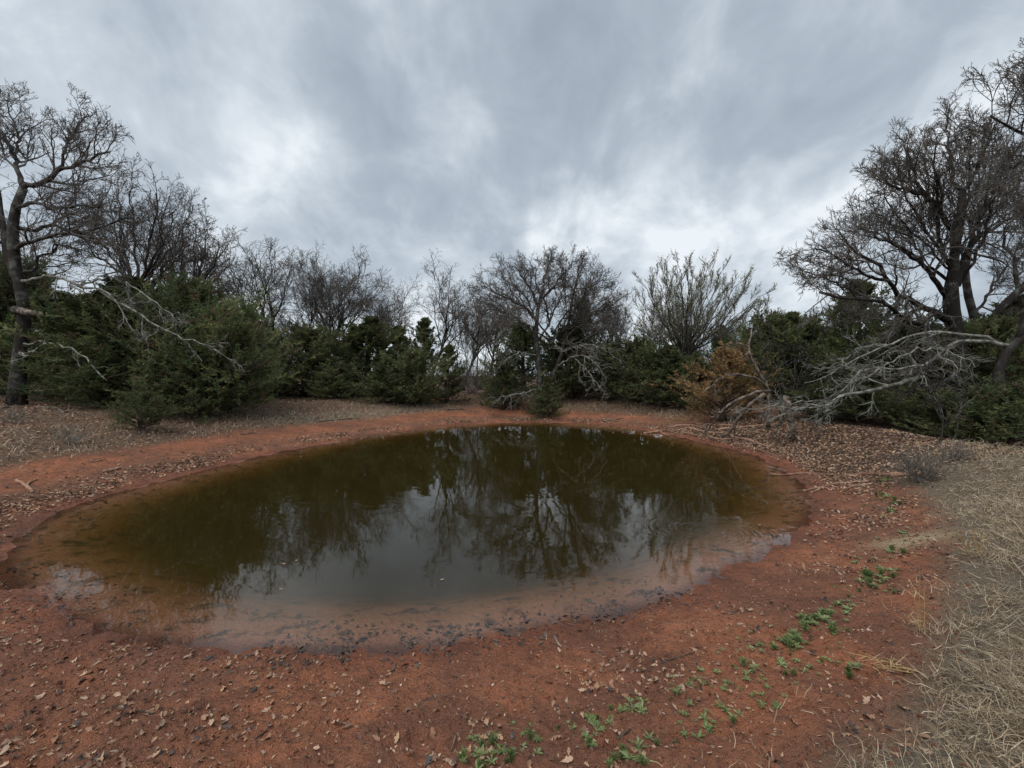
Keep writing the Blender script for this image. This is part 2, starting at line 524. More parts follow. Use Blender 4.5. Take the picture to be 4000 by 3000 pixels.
# ------------------------------------------------------------------ ground sheet (one, to the horizon) and water
ang = np.concatenate([np.linspace(-64, 64, 561), np.linspace(66.5, 293.5, 92)])
ang = np.radians(90 - ang)
rr = np.concatenate([[0.02, 0.3, 0.7, 1.0], 1.2 * 1.0105 ** np.arange(0, 150), 5.75 * 1.0185 ** np.arange(0, 112), 45 * 1.12 ** np.arange(0, 28)])
A, R = np.meshgrid(ang, rr)
GX = R * np.cos(A); GY = R * np.sin(A)
gs = shore_s(GX, GY); gg = grass_g(GX, GY)
GZ = ground_z(GX, GY, gs)
na = len(ang); idx = np.arange(GX.size).reshape(GX.shape)
q = np.stack([idx[:-1], idx[1:], np.roll(idx[1:], -1, 1), np.roll(idx[:-1], -1, 1)], -1).reshape(-1, 4)


def zone(x, y, s, gr):
    """litter density, straw density, each 0..1, by place"""
    belt = np.exp(-((s - 0.95 - 0.35 * fbm(x, y, 0.5, 21, 2)) / 0.42) ** 2)
    rb = sstep(x, 4.2, 6.2) * sstep(y, 6.8, 9.0) * sstep(s, 0.35, 0.9) * sstep(-y, -20, -15)
    lb = sstep(-x, 5.2, 8.0) * sstep(s, 2.3 + 0.5 * fbm(x, y, .6, 23, 2), 3.0)
    cb = sstep(y, 19, 22) * sstep(s, 2.2, 4.0) * np.exp(-((x + 2.0 - 0.02 * y) / 2.6) ** 2)
    fb = sstep(y, 17, 20) * sstep(s, 1.6, 2.8) * sstep(x, 0.2, 2.0)
    wd = sstep(s, 5.0, 7.0) * sstep(y, 4.0, 7.0)
    lit = np.clip(np.maximum.reduce([0.38 * belt * sstep(y, 4.5, 7), rb, 0.9 * lb, cb, 0.9 * fb, wd]), 0, 1)
    lit = lit * (1 - 0.6 * sstep(gr, -0.1, 0.4) * sstep(-y, -8, -5))
    sp = sstep(-x, 2.5, 4.0) * sstep(-x, -13, -11) * sstep(y, 14.5, 16.5) * sstep(s, 2.2, 3.0) * sstep(-s, -6.5, -4.5)
    sp = sp * sstep(fbm(x, y, 0.7, 31, 3), -0.25, 0.1)
    return lit, np.clip(np.maximum(sstep(gr, -0.25, 0.2), 0.85 * sp), 0, 1)


lit, straw = zone(GX, GY, gs, gg)
sx, sy = at(1972, 1124, 5.15)[:2]
sand = np.exp(-(((GX - sx) / 0.42) ** 2 + ((GY - sy) / 0.22) ** 2)) * 1.1
sand = np.clip(sand + 0.25 * fbm(GX, GY, 6, 41, 2) * (sand > .2), 0, 1)
wet = sstep(-gs, -0.55 - 0.5 * fbm(GX, GY, 1.0, 43, 2), 0.0)
bed = sstep(-gs, -0.02, 0.25)
alg = np.maximum(sstep(-gs, -0.12, 0.15), 0)
gm = MB().add(np.stack([GX, GY, GZ], -1), q)
ground = gm.obj('ground', M_GROUND, None, True, dict(duff=lit, straw=straw, sand=sand, wet=wet, bed=bed, algae=alg))
ground['kind'] = 'structure'

sn = np.roll(SHORE, -1, 0) - np.roll(SHORE, 1, 0)
nrm = norm(np.stack([sn[:, 1], -sn[:, 0]], -1))
ctr = SHORE.mean(0)
test = seg_dist(*(SHORE + nrm * 0.3).T, SHORE)
if test.mean() < 0: nrm = -nrm
wo = SHORE + nrm * 0.45
nw = len(wo)
top = np.c_[wo, np.zeros(nw)]; bot = np.c_[wo, np.full(nw, -2.2)]
i0 = np.arange(nw); i1 = np.roll(i0, -1)
area = 0.5 * np.sum(wo[:, 0] * np.roll(wo[:, 1], -1) - wo[:, 1] * np.roll(wo[:, 0], -1))
oi = i0 if area > 0 else i0[::-1]
sides = np.stack([i0, i0 + nw, i1 + nw, i1], -1)
if area < 0: sides = sides[:, ::-1]
wm = MB().add(np.r_[top, bot], [oi[None], (oi[::-1] + nw)[None], sides])
water = wm.obj('pond_water', M_WATER); water['kind'] = 'structure'

# ------------------------------------------------------------------ bare broadleaf trees
OAK_SPEC = [  # children, t0, t1, angle0, angle1, len0, len1, segs, wander, up, sides, rmin, (min,max length)
    (10, .18, 1.0, .40, 1.05, .42, .70, 6, .21, .04, 4, .012, .5, 2.7),
    (7, .15, 1.0, .45, 1.10, .42, .70, 4, .25, .05, 3, .0085, .30, 1.4),
    (5, .20, 1.0, .45, 1.10, .45, .75, 3, .26, .06, 3, .0065, .18, .75),
    (3, .30, 1.0, .40, 1.0, .45, .8, 1, .22, .06, 3, .0055, .10, .36)]


def limb_arrays(lines, n, r, jit=0.02):
    pts, rad, L = [], [], []
    for ln, r0, r1 in lines:
        p = catmull(np.array([at(*q) for q in ln]), 6)
        s = np.r_[0, np.cumsum(np.linalg.norm(np.diff(p, axis=0), axis=1))]
        u = np.linspace(0, s[-1], n)
        p = np.stack([np.interp(u, s, p[:, i]) for i in range(3)], -1)
        j = r.normal(size=p.shape) * jit; j[0] = 0
        pts.append(p + j); rad.append(np.linspace(r0, r1, n)); L.append(s[-1])
    return np.array(pts), np.array(rad), np.array(L)


def guided_tree(name, label, group, trunks, limbs, seed, spec=OAK_SPEC, bark=None, lims=None, twig=None):
    """a tree whose trunk and main limbs are laid out one by one; the finer orders grow from them"""
    r = np.random.default_rng(seed)
    bark = bark or M_BARK
    base = at(*trunks[0][0][0])
    base[2] = zat(base[0], base[1]) - 0.05
    root = tag(link(name, None, None, base), label, 'tree', group)
    tp, trd, tl = limb_arrays(trunks, 12, r, 0.015)
    tp[0, 0] = base
    mb = MB()
    trd[0, 0] *= 1.45; trd[0, 1] *= 1.12
    trd = trd * .84 * r.uniform(.93, 1.08, trd.shape)
    for p, ra in zip(tp, trd): capped_tube(mb, p - base, ra, 10)
    mb.obj('trunk', bark, root, True)
    lp, lr, ll = limb_arrays(limbs, 16, r, 0.035)
    lp, lr = lp[:, :14], lr[:, :14] * .78 * r.uniform(.9, 1.1, (len(lr), 14)); ll = ll * 13 / 15
    for p, ra in zip(lp, lr):
        mb = MB(); capped_tube(mb, p - base, ra, 7); mb.obj('limb', bark, root, True)
    mb = MB()
    lim_l = np.minimum(ll, 4.0)
    ramify(lp, lr, lim_l, r, mb, spec, tp[0, 8], .30)
    mb.v = [v - base for v in mb.v]
    mb.obj('crown', twig or M_TWIG, root, True)
    return root


def wild_tree(name, seed, H=8.5, trunk_h=2.3, nl=8, spread=(.35, 1.05), r0=.16, spec=None, stems=1, limb_up=.05, wander=.2):
    """a free-grown tree at the origin: trunk, each main limb, crown of branches and twigs"""
    r = np.random.default_rng(seed)
    root = link(name, None)
    tp = grow(np.zeros((1, 3)), norm(np.array([[r.normal() * .1, r.normal() * .1, 1.0]])), np.array([H * .62]), 11, .10, .12, r)
    tr = taper([r0], [r0 * .28], 12, .8); tr[0, 0] *= 1.4
    mb = MB(); capped_tube(mb, tp[0], tr[0], 8); mb.obj('trunk', M_BARK, root, True)
    P, D, L, R = spawn(tp, tr, np.array([H]), nl, trunk_h / (H * .62), 1.0, spread[0], spread[1], .42, .62, r, .75, .75)
    lp = grow(P, D, L, 9, wander, limb_up, r)
    lr = taper(np.minimum(R, r0 * .7), R * .26, 10)
    for p, ra in zip(lp, lr):
        mb = MB(); capped_tube(mb, p, ra, 6); mb.obj('limb', M_BARK, root, True)
    mb = MB(); ramify(lp, lr, L, r, mb, spec or OAK_SPEC, np.array([0, 0, trunk_h]), .30)
    mb.obj('crown', M_TWIG, root, True)
    allz = max(float(v[:, 2].max()) for v in mb.v)
    allx = np.concatenate(mb.v)
    root['h'] = allz; root['w'] = float(np.percentile(allx[:, 0], 98) - np.percentile(allx[:, 0], 2))
    return root


def put(root, x, ybase, d, top, width, rot, label, group, first):
    """stand a (copied) tree where its trunk is seen: x, distance, top and width as seen"""
    o = root if first else copy_tree(root)
    X = (x - 1106.0) / F * d
    z = zat(X, d)
    hgt = EYE - (top - 813.0) / F * d - z
    kz = hgt / root['h']
    kx = (width / F * d) / root['w'] if width else kz
    kx = min(max(kx, kz * .55), kz * 2.0)
    o.location = (X, d, z - 0.06); o.scale = (kx, kx, kz); o.rotation_euler = (0, 0, RAD(rot))
    tag(o, label, 'tree', group)
    return o


def fan_limbs(foot, tips, d, depth, r0, seed, bow=.12):
    """main limbs rising from a trunk top to the given crown tips, each bowed and at its own depth"""
    r = np.random.default_rng(seed); out = []
    for (x, y) in tips:
        dd = d + r.uniform(-depth, depth)
        fx, fy = foot[0] + r.uniform(-6, 6), foot[1] + r.uniform(-14, 22)
        ln = [(fx, fy, d)]
        for t in (.3, .6, .82):
            k_ = bow * math.sin(math.pi * t) * (1 if x > fx else -1)
            ln.append((fx + (x - fx) * t - k_ * (y - fy) * .5 + r.normal() * 5, fy + (y - fy) * t + k_ * abs(x - fx) * .5 + r.normal() * 4, d + (dd - d) * t))
        out.append((ln + [(x, y, dd)], r0 * r.uniform(.8, 1.15), .018))
    return out


# the big oak at the left
T1 = [([(36, 878, 16), (40, 800, 16), (50, 713, 16), (50, 663, 16), (42, 613, 16), (33, 560, 16), (30, 483, 16), (33, 450, 16), (50, 405, 16)], .27, .15),
      ([(42, 615, 16), (20, 560, 16.2), (8, 505, 16.3), (-2, 433, 16.4), (-14, 360, 16.6)], .17, .07)]
L1 = [([(50, 405, 16), (35, 353, 16.1), (12, 300, 16), (-20, 262, 16), (-60, 225, 15.5)], .12, .03),
      ([(35, 345, 16.1), (38, 290, 16.6), (20, 245, 17), (12, 200, 17.2)], .07, .02),
      ([(50, 405, 16), (90, 398, 15.6), (120, 375, 15.3), (155, 358, 15), (190, 348, 14.8), (225, 333, 14.6), (270, 322, 14.4)], .12, .025),
      ([(120, 375, 15.3), (132, 348, 15.4), (140, 312, 15.6), (170, 272, 15.8), (185, 240, 16)], .075, .02),
      ([(33, 455, 16), (65, 438, 15.5), (110, 448, 15), (165, 446, 14.5), (220, 438, 14.2), (265, 425, 14)], .095, .025),
      ([(30, 490, 16), (80, 498, 16.4), (125, 488, 16.8), (175, 503, 17), (225, 488, 17.2), (270, 472, 17.4), (310, 470, 17.5)], .10, .025),
      ([(32, 540, 16), (65, 523, 15.4), (110, 508, 14.8), (155, 508, 14.4), (200, 518, 14), (245, 540, 13.7), (290, 545, 13.5)], .10, .025),
      ([(42, 590, 16), (75, 580, 16.2), (82, 552, 16.3), (105, 548, 16.4), (140, 530, 16.5), (190, 560, 16.6)], .08, .02),
      ([(5, 495, 16.3), (-40, 470, 16), (-90, 440, 15.5), (-140, 430, 15)], .10, .02),
      ([(0, 430, 16.4), (-40, 380, 16.8), (-70, 320, 17), (-80, 260, 17)], .08, .02),
      ([(10, 520, 16.3), (-40, 540, 15.6), (-100, 535, 15), (-160, 560, 14.6)], .09, .02)]
oakL = guided_tree('oak_tree', 'tall bare oak with thick dark trunk, broken stub and wide crooked limbs', None, T1, L1, 11)
base = np.array(oakL.location)


def bough(root, lines, seed, mat, spec, name='bough'):
    """a pale lichen-covered low bough that belongs to a tree"""
    r = np.random.default_rng(seed)
    b0 = np.array(root.location)
    for ln, r0, r1 in lines:
        lp, lr, ll = limb_arrays([(ln, r0 * .72, r1 * .85)], 18, r, .035)
        mb = MB(); capped_tube(mb, lp[0] - b0, lr[0], 6)
        n0 = len(mb.v)
        ramify(lp, lr, np.minimum(ll, 3.2), r, mb, spec)
        mb.v = mb.v[:n0] + [v - b0 for v in mb.v[n0:]]
        mb.obj(name, mat, root, True)


BSPEC = [(9, .2, 1.0, .35, .95, .25, .48, 5, .26, -.05, 4, .009, .3, 1.4),
         (6, .2, 1.0, .4, 1.0, .4, .7, 3, .28, -.04, 3, .007, .15, .6),
         (3, .3, 1.0, .4, 1.0, .4, .7, 2, .25, .0, 3, .005, .08, .3)]
bough(oakL, [([(48, 607, 15.9), (100, 600, 15.2), (140, 603, 14.6), (168, 618, 14.2), (210, 623, 13.8), (238, 638, 13.5), (262, 662, 13.3), (273, 690, 13.2), (287, 722, 13.1)], .085, .018),
              ([(215, 626, 13.8), (262, 655, 13.4), (310, 683, 13.1), (345, 703, 13), (375, 725, 12.9), (405, 733, 12.8), (435, 734, 12.7), (462, 750, 12.6), (492, 775, 12.6)], .05, .012),
              ([(170, 618, 14.2), (230, 600, 13.8), (290, 620, 13.4), (345, 660, 13.2), (390, 700, 13)], .045, .012)], 21, M_LICHEN, BSPEC)
DSPEC = [(4, .3, .95, .5, 1.1, .15, .35, 4, .25, -.04, 3, .009, .15, .7), (2, .3, 1, .5, 1, .3, .6, 2, .25, 0, 3, .006, .08, .3)]
bough(oakL, [([(52, 742, 15.85), (100, 740, 15.2), (150, 753, 14.6), (185, 773, 14.3), (200, 803, 14.1), (228, 824, 14)], .05, .02),
              ([(40, 764, 15.9), (58, 768, 15.4), (78, 757, 15.1)], .06, .035)], 22, M_LICHEN, DSPEC, 'dead_branch')
mb = MB()
st = np.array([at(36, 668, 15.9), at(52, 674, 15.6), at(70, 677, 15.4), at(90, 680, 15.2)]) - base
st = catmull(st, 4); st = st + np.random.default_rng(8).normal(size=st.shape) * .018
capped_tube(mb, st, np.linspace(.13, .085, len(st)) * np.random.default_rng(9).uniform(.85, 1.15, len(st)), 9)
mb.obj('broken_stub', M_DEADW, oakL, True)

# the oaks at the right
T2 = [([(2074, 880, 15), (2074, 800, 15), (2069, 721, 15), (2059, 653, 15), (2061, 576, 15), (2064, 493, 15), (2077, 447, 15), (2079, 416, 15)], .27, .12),
      ([(2074, 790, 15), (2050, 700, 15.2), (2044, 640, 15.3), (2052, 590, 15.4), (2062, 545, 15.2)], .16, .09)]
L2 = [([(2062, 500, 15), (2048, 493, 15), (2028, 452, 14.8), (2002, 426, 14.6), (1986, 400, 14.5), (1966, 364, 14.4), (1960, 325, 14.3), (1955, 285, 14.2)], .12, .022),
      ([(2002, 426, 14.6), (1970, 412, 14.2), (1935, 405, 13.9), (1905, 385, 13.7), (1885, 350, 13.6)], .065, .018),
      ([(2079, 420, 15), (2059, 385, 15.1), (2054, 348, 15.2), (2048, 307, 15.3), (2054, 262, 15.4)], .10, .02),
      ([(2079, 420, 15), (2105, 380, 14.8), (2120, 330, 14.6), (2128, 285, 14.5), (2120, 250, 14.4)], .09, .02),
      ([(2044, 640, 15.3), (2017, 602, 15), (1986, 571, 14.7), (1961, 550, 14.5), (1924, 524, 14.2), (1888, 509, 14), (1850, 500, 13.8)], .11, .022),
      ([(1995, 578, 14.8), (1985, 540, 15.2), (1950, 500, 15.5), (1910, 470, 15.7), (1890, 440, 15.8)], .06, .018),
      ([(2050, 695, 15.2), (2012, 671, 14.8), (1976, 651, 14.5), (1940, 638, 14.2), (1919, 607, 14), (1899, 576, 13.8), (1857, 550, 13.5), (1826, 519, 13.3), (1800, 478, 13.2), (1790, 438, 13.1)], .14, .022),
      ([(1919, 607, 14), (1888, 597, 13.7), (1847, 581, 13.4), (1800, 552, 13.1), (1755, 533, 12.9), (1735, 520, 12.8)], .075, .018),
      ([(2060, 730, 15.1), (1976, 700, 14.4), (1935, 674, 14), (1904, 653, 13.7), (1862, 646, 13.4), (1811, 643, 13.1), (1759, 633, 12.9), (1712, 622, 12.8)], .12, .02),
      ([(1862, 646, 13.4), (1820, 620, 13.6), (1780, 600, 13.8), (1740, 585, 14), (1712, 570, 14.2)], .05, .016),
      ([(2069, 617, 15), (2090, 540, 15.2), (2121, 509, 15.4), (2162, 483, 15.6), (2215, 457, 15.8), (2270, 420, 16)], .12, .03),
      ([(2095, 540, 15.2), (2115, 470, 15.6), (2150, 410, 16), (2175, 350, 16.2)], .08, .02)]
oakR = guided_tree('oak_tree', 'tall bare oak with dark leaning limbs fanning out over the cedars behind the dam', None, T2, L2 + fan_limbs((2066, 600), [(1925, 330), (1990, 262), (2030, 245), (2090, 240), (2140, 268), (1880, 400), (2175, 310), (1830, 470)], 15.2, 1.8, .07, 19), 12, bark=M_BARKB)
T3 = [([(2128, 860, 17), (2112, 740, 17), (2100, 665, 17), (2084, 607, 17), (2090, 560, 17)], .22, .12),
      ([(2128, 800, 17), (2142, 700, 17), (2173, 653, 16.8), (2215, 617, 16.6), (2260, 570, 16.4)], .20, .12)]
L3 = [([(2090, 560, 17), (2100, 500, 17.2), (2130, 450, 17.4), (2150, 390, 17.6)], .10, .02),
      ([(2200, 630, 16.7), (2190, 560, 16.9), (2170, 520, 17.1), (2178, 450, 17.3)], .10, .02),
      ([(2235, 600, 16.5), (2225, 520, 16.5), (2205, 440, 16.5), (2200, 360, 16.5)], .10, .02),
      ([(2150, 690, 16.9), (2185, 690, 16.6), (2225, 680, 16.3), (2280, 690, 16)], .08, .02),
      ([(2100, 690, 17), (2130, 640, 17.2), (2165, 590, 17.4), (2190, 540, 17.5)], .08, .02)]
guided_tree('oak_tree', 'grey twin-stemmed bare oak leaning away just behind the dark-limbed oak', None, T3, L3, 13, bark=M_BARK)
T4 = [([(2164, 880, 12), (2160, 824, 12), (2167, 777, 12), (2188, 746, 12), (2215, 720, 12), (2250, 670, 12)], .16, .10)]
L4 = [([(2162, 858, 12), (2111, 840, 11.9), (2069, 824, 11.9), (2033, 814, 11.9), (1990, 806, 11.9), (1950, 803, 11.9)], .10, .04),
      ([(2200, 730, 12), (2230, 640, 11.8), (2245, 560, 11.6), (2240, 480, 11.5)], .10, .02)]
oakB = guided_tree('oak_tree', 'low dark forked oak whose pale lower limbs sweep down to the fallen brush', None, T4, L4, 14, bark=M_BARKB)
bough(oakB, [([(2000, 808, 11.9), (1955, 824, 11.9), (1893, 840, 12), (1836, 855, 12.1), (1800, 870, 12.2), (1759, 878, 12.3), (1707, 888, 12.4), (1656, 905, 12.5)], .095, .02),
             ([(1800, 870, 12.2), (1780, 868, 12.6), (1740, 868, 12.8), (1700, 872, 13), (1650, 880, 13.1), (1600, 893, 13.2)], .04, .012),
             ([(1800, 870, 12.2), (1785, 890, 12), (1768, 912, 11.9), (1756, 919, 11.9)], .03, .012),
             ([(2185, 748, 12), (2111, 738, 11.9), (2069, 746, 11.8), (2033, 757, 11.7), (1997, 788, 11.7), (1914, 798, 11.7), (1873, 798, 11.8), (1842, 824, 11.9), (1805, 858, 12)], .085, .018),
             ([(2185, 748, 12), (2090, 722, 12.3), (2017, 715, 12.5), (1961, 721, 12.6), (1914, 746, 12.7), (1862, 767, 12.8), (1826, 788, 12.9), (1780, 814, 13), (1738, 829, 13.1)], .07, .014),
             ([(2033, 757, 11.7), (1990, 755, 11.5), (1930, 775, 11.4), (1870, 812, 11.4), (1820, 822, 11.4)], .04, .012),
             ([(1914, 746, 12.7), (1860, 752, 12.9), (1800, 790, 13.1), (1760, 795, 13.2)], .035, .012)], 23, M_LICHEN, BSPEC)
T5 = [([(2420, 900, 11), (2415, 700, 11), (2400, 520, 11), (2380, 380, 11)], .24, .12)]
L5 = [([(2395, 480, 11), (2320, 350, 11), (2250, 305, 11), (2212, 290, 11), (2183, 276, 11), (2152, 255, 11), (2131, 225, 11), (2122, 195, 11)], .10, .02),
      ([(2300, 335, 11), (2255, 270, 11.2), (2225, 215, 11.4), (2205, 165, 11.5)], .07, .02),
      ([(2240, 300, 11), (2215, 340, 10.8), (2180, 372, 10.7), (2160, 400, 10.6)], .05, .015),
      ([(2400, 560, 11), (2330, 500, 11.2), (2260, 470, 11.3), (2215, 440, 11.4)], .08, .02),
      ([(2385, 400, 11), (2330, 260, 11.3), (2270, 170, 11.5), (2240, 100, 11.6)], .09, .02)]
guided_tree('oak_tree', 'bare oak of which only twisted outer limbs reach into view above the dam', None, T5, L5, 15, bark=M_BARKB)

DOME = [(7, .22, 1.0, .35, .95, .40, .66, 5, .20, .03, 4, .013, .5, 2.3),
        (5, .15, 1.0, .40, 1.05, .42, .70, 3, .24, .05, 3, .009, .30, 1.2),
        (4, .20, 1.0, .40, 1.05, .45, .75, 2, .25, .06, 3, .0075, .18, .65),
        (3, .30, 1.0, .40, 1.0, .45, .8, 1, .22, .06, 3, .0065, .10, .34)]
guided_tree('oak_tree', 'wide bare oak with dense domed crown rising straight behind the left cedars', None,
            [([(292, 900, 19.5), (296, 760, 19.5), (300, 660, 19.5), (296, 610, 19.5)], .20, .13)],
            fan_limbs((298, 630), [(182, 470), (205, 425), (235, 395), (268, 378), (300, 370), (335, 376), (366, 392), (392, 418), (410, 452), (420, 495), (428, 545), (165, 520), (262, 450), (350, 455), (385, 520)], 19.5, 2.6, .085, 5), 41, DOME)
guided_tree('oak_tree', 'bare oak with sloping crown edging down towards the shorter far woods', None,
            [([(392, 890, 22.5), (396, 770, 22.5), (402, 690, 22.5), (404, 640, 22.5)], .18, .12)],
            fan_limbs((402, 650), [(352, 470), (392, 452), (425, 455), (452, 470), (474, 492), (486, 525), (494, 565), (500, 610), (440, 520), (330, 510), (512, 650)], 22.5, 2.4, .075, 6), 42, DOME)

# the broad oak on the far bank
T6 = [([(1166, 880, 23.5), (1167, 830, 23.5), (1163, 770, 23.5), (1158, 715, 23.5), (1163, 665, 23.5), (1172, 620, 23.5)], .21, .11),
      ([(1180, 870, 23.9), (1196, 810, 24), (1214, 760, 24), (1226, 700, 24), (1236, 650, 24.2)], .16, .09)]
L6 = [([(1163, 660, 23.5), (1140, 615, 23.3), (1120, 585, 23), (1105, 562, 22.8)], .11, .02),
      ([(1172, 625, 23.5), (1178, 590, 23.6), (1190, 565, 23.8), (1196, 550, 24)], .10, .02),
      ([(1160, 690, 23.5), (1125, 660, 23), (1085, 640, 22.6), (1050, 622, 22.3), (1022, 612, 22)], .11, .02),
      ([(1158, 720, 23.5), (1120, 690, 24), (1080, 672, 24.4), (1045, 668, 24.8), (1010, 670, 25)], .09, .02),
      ([(1236, 650, 24.2), (1245, 610, 24.3), (1250, 580, 24.4), (1262, 560, 24.5)], .09, .02),
      ([(1230, 690, 24), (1262, 640, 23.8), (1290, 610, 23.6), (1318, 592, 23.5)], .09, .02),
      ([(1222, 730, 24), (1262, 690, 23.6), (1300, 660, 23.3), (1338, 640, 23)], .09, .02),
      ([(1214, 760, 24), (1260, 735, 23.4), (1300, 715, 23), (1335, 705, 22.8)], .08, .02),
      ([(1165, 650, 23.5), (1195, 620, 23), (1215, 590, 22.6), (1222, 562, 22.4)], .09, .02),
      ([(1160, 700, 23.5), (1135, 640, 24.2), (1100, 610, 24.6), (1070, 592, 25)], .08, .02),
      ([(1163, 735, 23.5), (1190, 690, 24), (1212, 640, 24.6), (1230, 595, 25)], .08, .02)]
oakC = guided_tree('oak_tree', 'broad round-crowned bare oak with two trunks on the far bank above a small cedar', None, T6, L6 + fan_limbs((1190, 720), [(1070, 575), (1150, 556), (1225, 556), (1285, 575), (1325, 620), (1030, 640), (1342, 670)], 23.8, 2.5, .07, 9), 16)
bough(oakC, [([(1168, 840, 23.3), (1142, 846, 22.6), (1110, 852, 22), (1082, 858, 21.6), (1062, 868, 21.4)], .06, .016),
             ([(1160, 770, 23.4), (1120, 762, 22.6), (1092, 778, 22), (1075, 795, 21.7)], .055, .014),
             ([(1205, 790, 23.8), (1240, 770, 22.8), (1270, 772, 22), (1290, 790, 21.6), (1312, 822, 21.3)], .07, .016),
             ([(1215, 760, 23.9), (1262, 745, 22.8), (1300, 752, 22.2), (1330, 775, 21.8)], .06, .016),
             ([(1240, 770, 22.8), (1268, 800, 22), (1290, 830, 21.6), (1305, 850, 21.5)], .045, .014)], 24, M_LICHEN, BSPEC)

# the leafing-out tree with straight rising stems
r = np.random.default_rng(77)
fan = [(1380, 640), (1392, 600), (1418, 575), (1445, 590), (1470, 562), (1500, 560), (1530, 565), (1560, 575), (1590, 610), (1625, 595), (1645, 630), (1655, 665), (1360, 690), (1405, 620), (1435, 575), (1458, 600), (1488, 575), (1515, 590), (1545, 560), (1575, 600), (1607, 622), (1630, 660)]
T7 = [([(1478, 872, 24.5), (1478, 820, 24.5), (1478, 780, 24.5)], .2, .15)]
L7 = []
for i, (x, y) in enumerate(fan):
    x, y = 1490 + (x - 1490) * 1.12, 790 + (y - 790) * 1.10
    d1 = 24.5 + r.uniform(-2.2, 2.2)
    bx = 1478 + (x - 1500) * .10
    L7.append(([(1478, 800, 24.5), (bx, 760, 24.5), (bx + (x - bx) * .42 + r.normal() * 5, 760 + (y - 760) * .36 + r.normal() * 5, (d1 + 24.5) / 2), (bx + (x - bx) * .75, 760 + (y - 760) * .70, d1), (x, y, d1)], .052, .011))
FAN_SPEC = [(11, .15, 1.0, .30, .75, .30, .52, 5, .10, .09, 4, .011, .5, 2.4),
            (9, .15, 1.0, .25, .6, .40, .65, 4, .12, .09, 3, .008, .3, 1.0),
            (4, .2, 1.0, .3, .7, .4, .7, 2, .15, .08, 3, .006, .12, .45)]
bud_tree = guided_tree('budding_tree', 'fan-shaped tree with straight rising stems just breaking into pale green leaf', None, T7, L7, 17, FAN_SPEC, bark=M_BARKB)
cr = [c for c in bud_tree.children if c.name.startswith('crown')][0]
vv = np.empty(len(cr.data.vertices) * 3, np.float32); cr.data.vertices.foreach_get('co', vv); vv = vv.reshape(-1, 3)
pick = vv[r.integers(len(vv) // 3, len(vv), 15000)]
dv = norm(r.normal(size=pick.shape) + np.array([0, 0, .8])); sv = norm(np.cross(dv, r.normal(size=pick.shape)))
ln = r.uniform(.04, .09, (len(pick), 1))
v = np.stack([pick, pick + dv * ln * .5 + sv * ln * .25, pick + dv * ln, pick + dv * ln * .5 - sv * ln * .25], 1).reshape(-1, 3)
cc = np.repeat(np.array([.35, .37, .17]) * r.uniform(.6, 1.15, (len(pick), 1)), 4, 0)
MB().add(v, np.arange(len(v)).reshape(-1, 4), cc).obj('young_leaves', M_BUD, bud_tree)

# free-grown bare trees along the left and far sides
GEN_SPEC = [(7, .2, 1.0, .40, 1.05, .42, .72, 5, .21, .04, 4, .016, .5, 2.4),
            (5, .15, 1.0, .45, 1.10, .42, .70, 3, .25, .05, 3, .0085, .30, 1.3),
            (4, .20, 1.0, .45, 1.10, .45, .75, 2, .26, .06, 3, .0068, .18, .65),
            (2, .30, 1.0, .40, 1.0, .45, .8, 1, .22, .06, 3, .006, .10, .34)]
wide = wild_tree('oak_tree', 101, 9, 2.2, 11, (.45, 1.1), .19, GEN_SPEC, limb_up=.03, wander=.14)
upr1 = wild_tree('oak_tree', 102, 9, 3.0, 8, (.3, .75), .14, GEN_SPEC, limb_up=.05, wander=.14)
upr2 = wild_tree('oak_tree', 103, 9, 2.6, 9, (.35, .85), .14, GEN_SPEC, limb_up=.05, wander=.14)
THIN = [(8, .2, 1, .35, .9, .3, .5, 4, .22, .07, 3, .012, .4, 1.8), (6, .2, 1, .4, 1, .4, .7, 3, .25, .08, 3, .009, .25, .8), (3, .2, 1, .4, 1, .4, .7, 1, .25, .08, 3, .008, .12, .4)]
thin = wild_tree('slender_tree', 104, 8, 2.4, 10, (.3, .8), .09, THIN, limb_up=.08)
first = {id(wide): True, id(upr1): True, id(upr2): True, id(thin): True}
WILD = [  # kind, x, distance, top, width, turn, label
    (wide, 120, 21, 420, 260, 250, 'bare oak half hidden behind the limbs of the stubbed oak'),
    (upr2, 455, 27, 480, 150, 15, 'bare oak filling the notch where the sloping crown meets the tall narrow oak'),
    (upr1, 640, 29, 535, 150, 260, 'bare oak set between the slim oak and the fork-topped oak'),
    (upr2, 735, 30, 548, 150, 40, 'bare oak standing just behind the fork-topped oak and leaning oak'),
    (upr1, 815, 30, 572, 140, 330, 'bare oak right behind the tall pointed mid-bank cedar'),
    (upr2, 1000, 32, 612, 150, 140, 'bare oak between the vase-shaped oak and the leafy path'),
    (upr2, 1405, 32, 640, 130, 200, 'bare oak half hidden behind the stems of the budding tree'),
    (upr1, 520, 26, 495, 190, 0, 'tall narrow bare oak standing clear behind the gap between two cedar clumps'),
    (upr2, 590, 28, 510, 180, 80, 'slim bare oak next in line beyond the tall narrow oak'),
    (upr2, 690, 28, 522, 180, 200, 'bare oak with forked top rising behind the dark mid-bank cedars'),
    (upr1, 775, 28, 560, 180, 120, 'bare oak with crooked leaning limbs behind the pointed mid-bank cedar'),
    (upr2, 845, 33, 600, 120, 300, 'smaller bare oak farther back between two forked oaks'),
    (upr1, 935, 26, 570, 190, 220, 'vase-shaped bare oak standing alone left of the leafy path'),
    (wide, 1062, 31, 610, 150, 100, 'bare oak set back behind the leafy path and the broad round-crowned oak'),
    (upr2, 1338, 27, 612, 110, 30, 'dark leaning bare oak between the broad oak and the budding tree'),
    (upr1, 1275, 31, 590, 130, 10, 'bare oak showing through the right half of the broad round-crowned oak')]
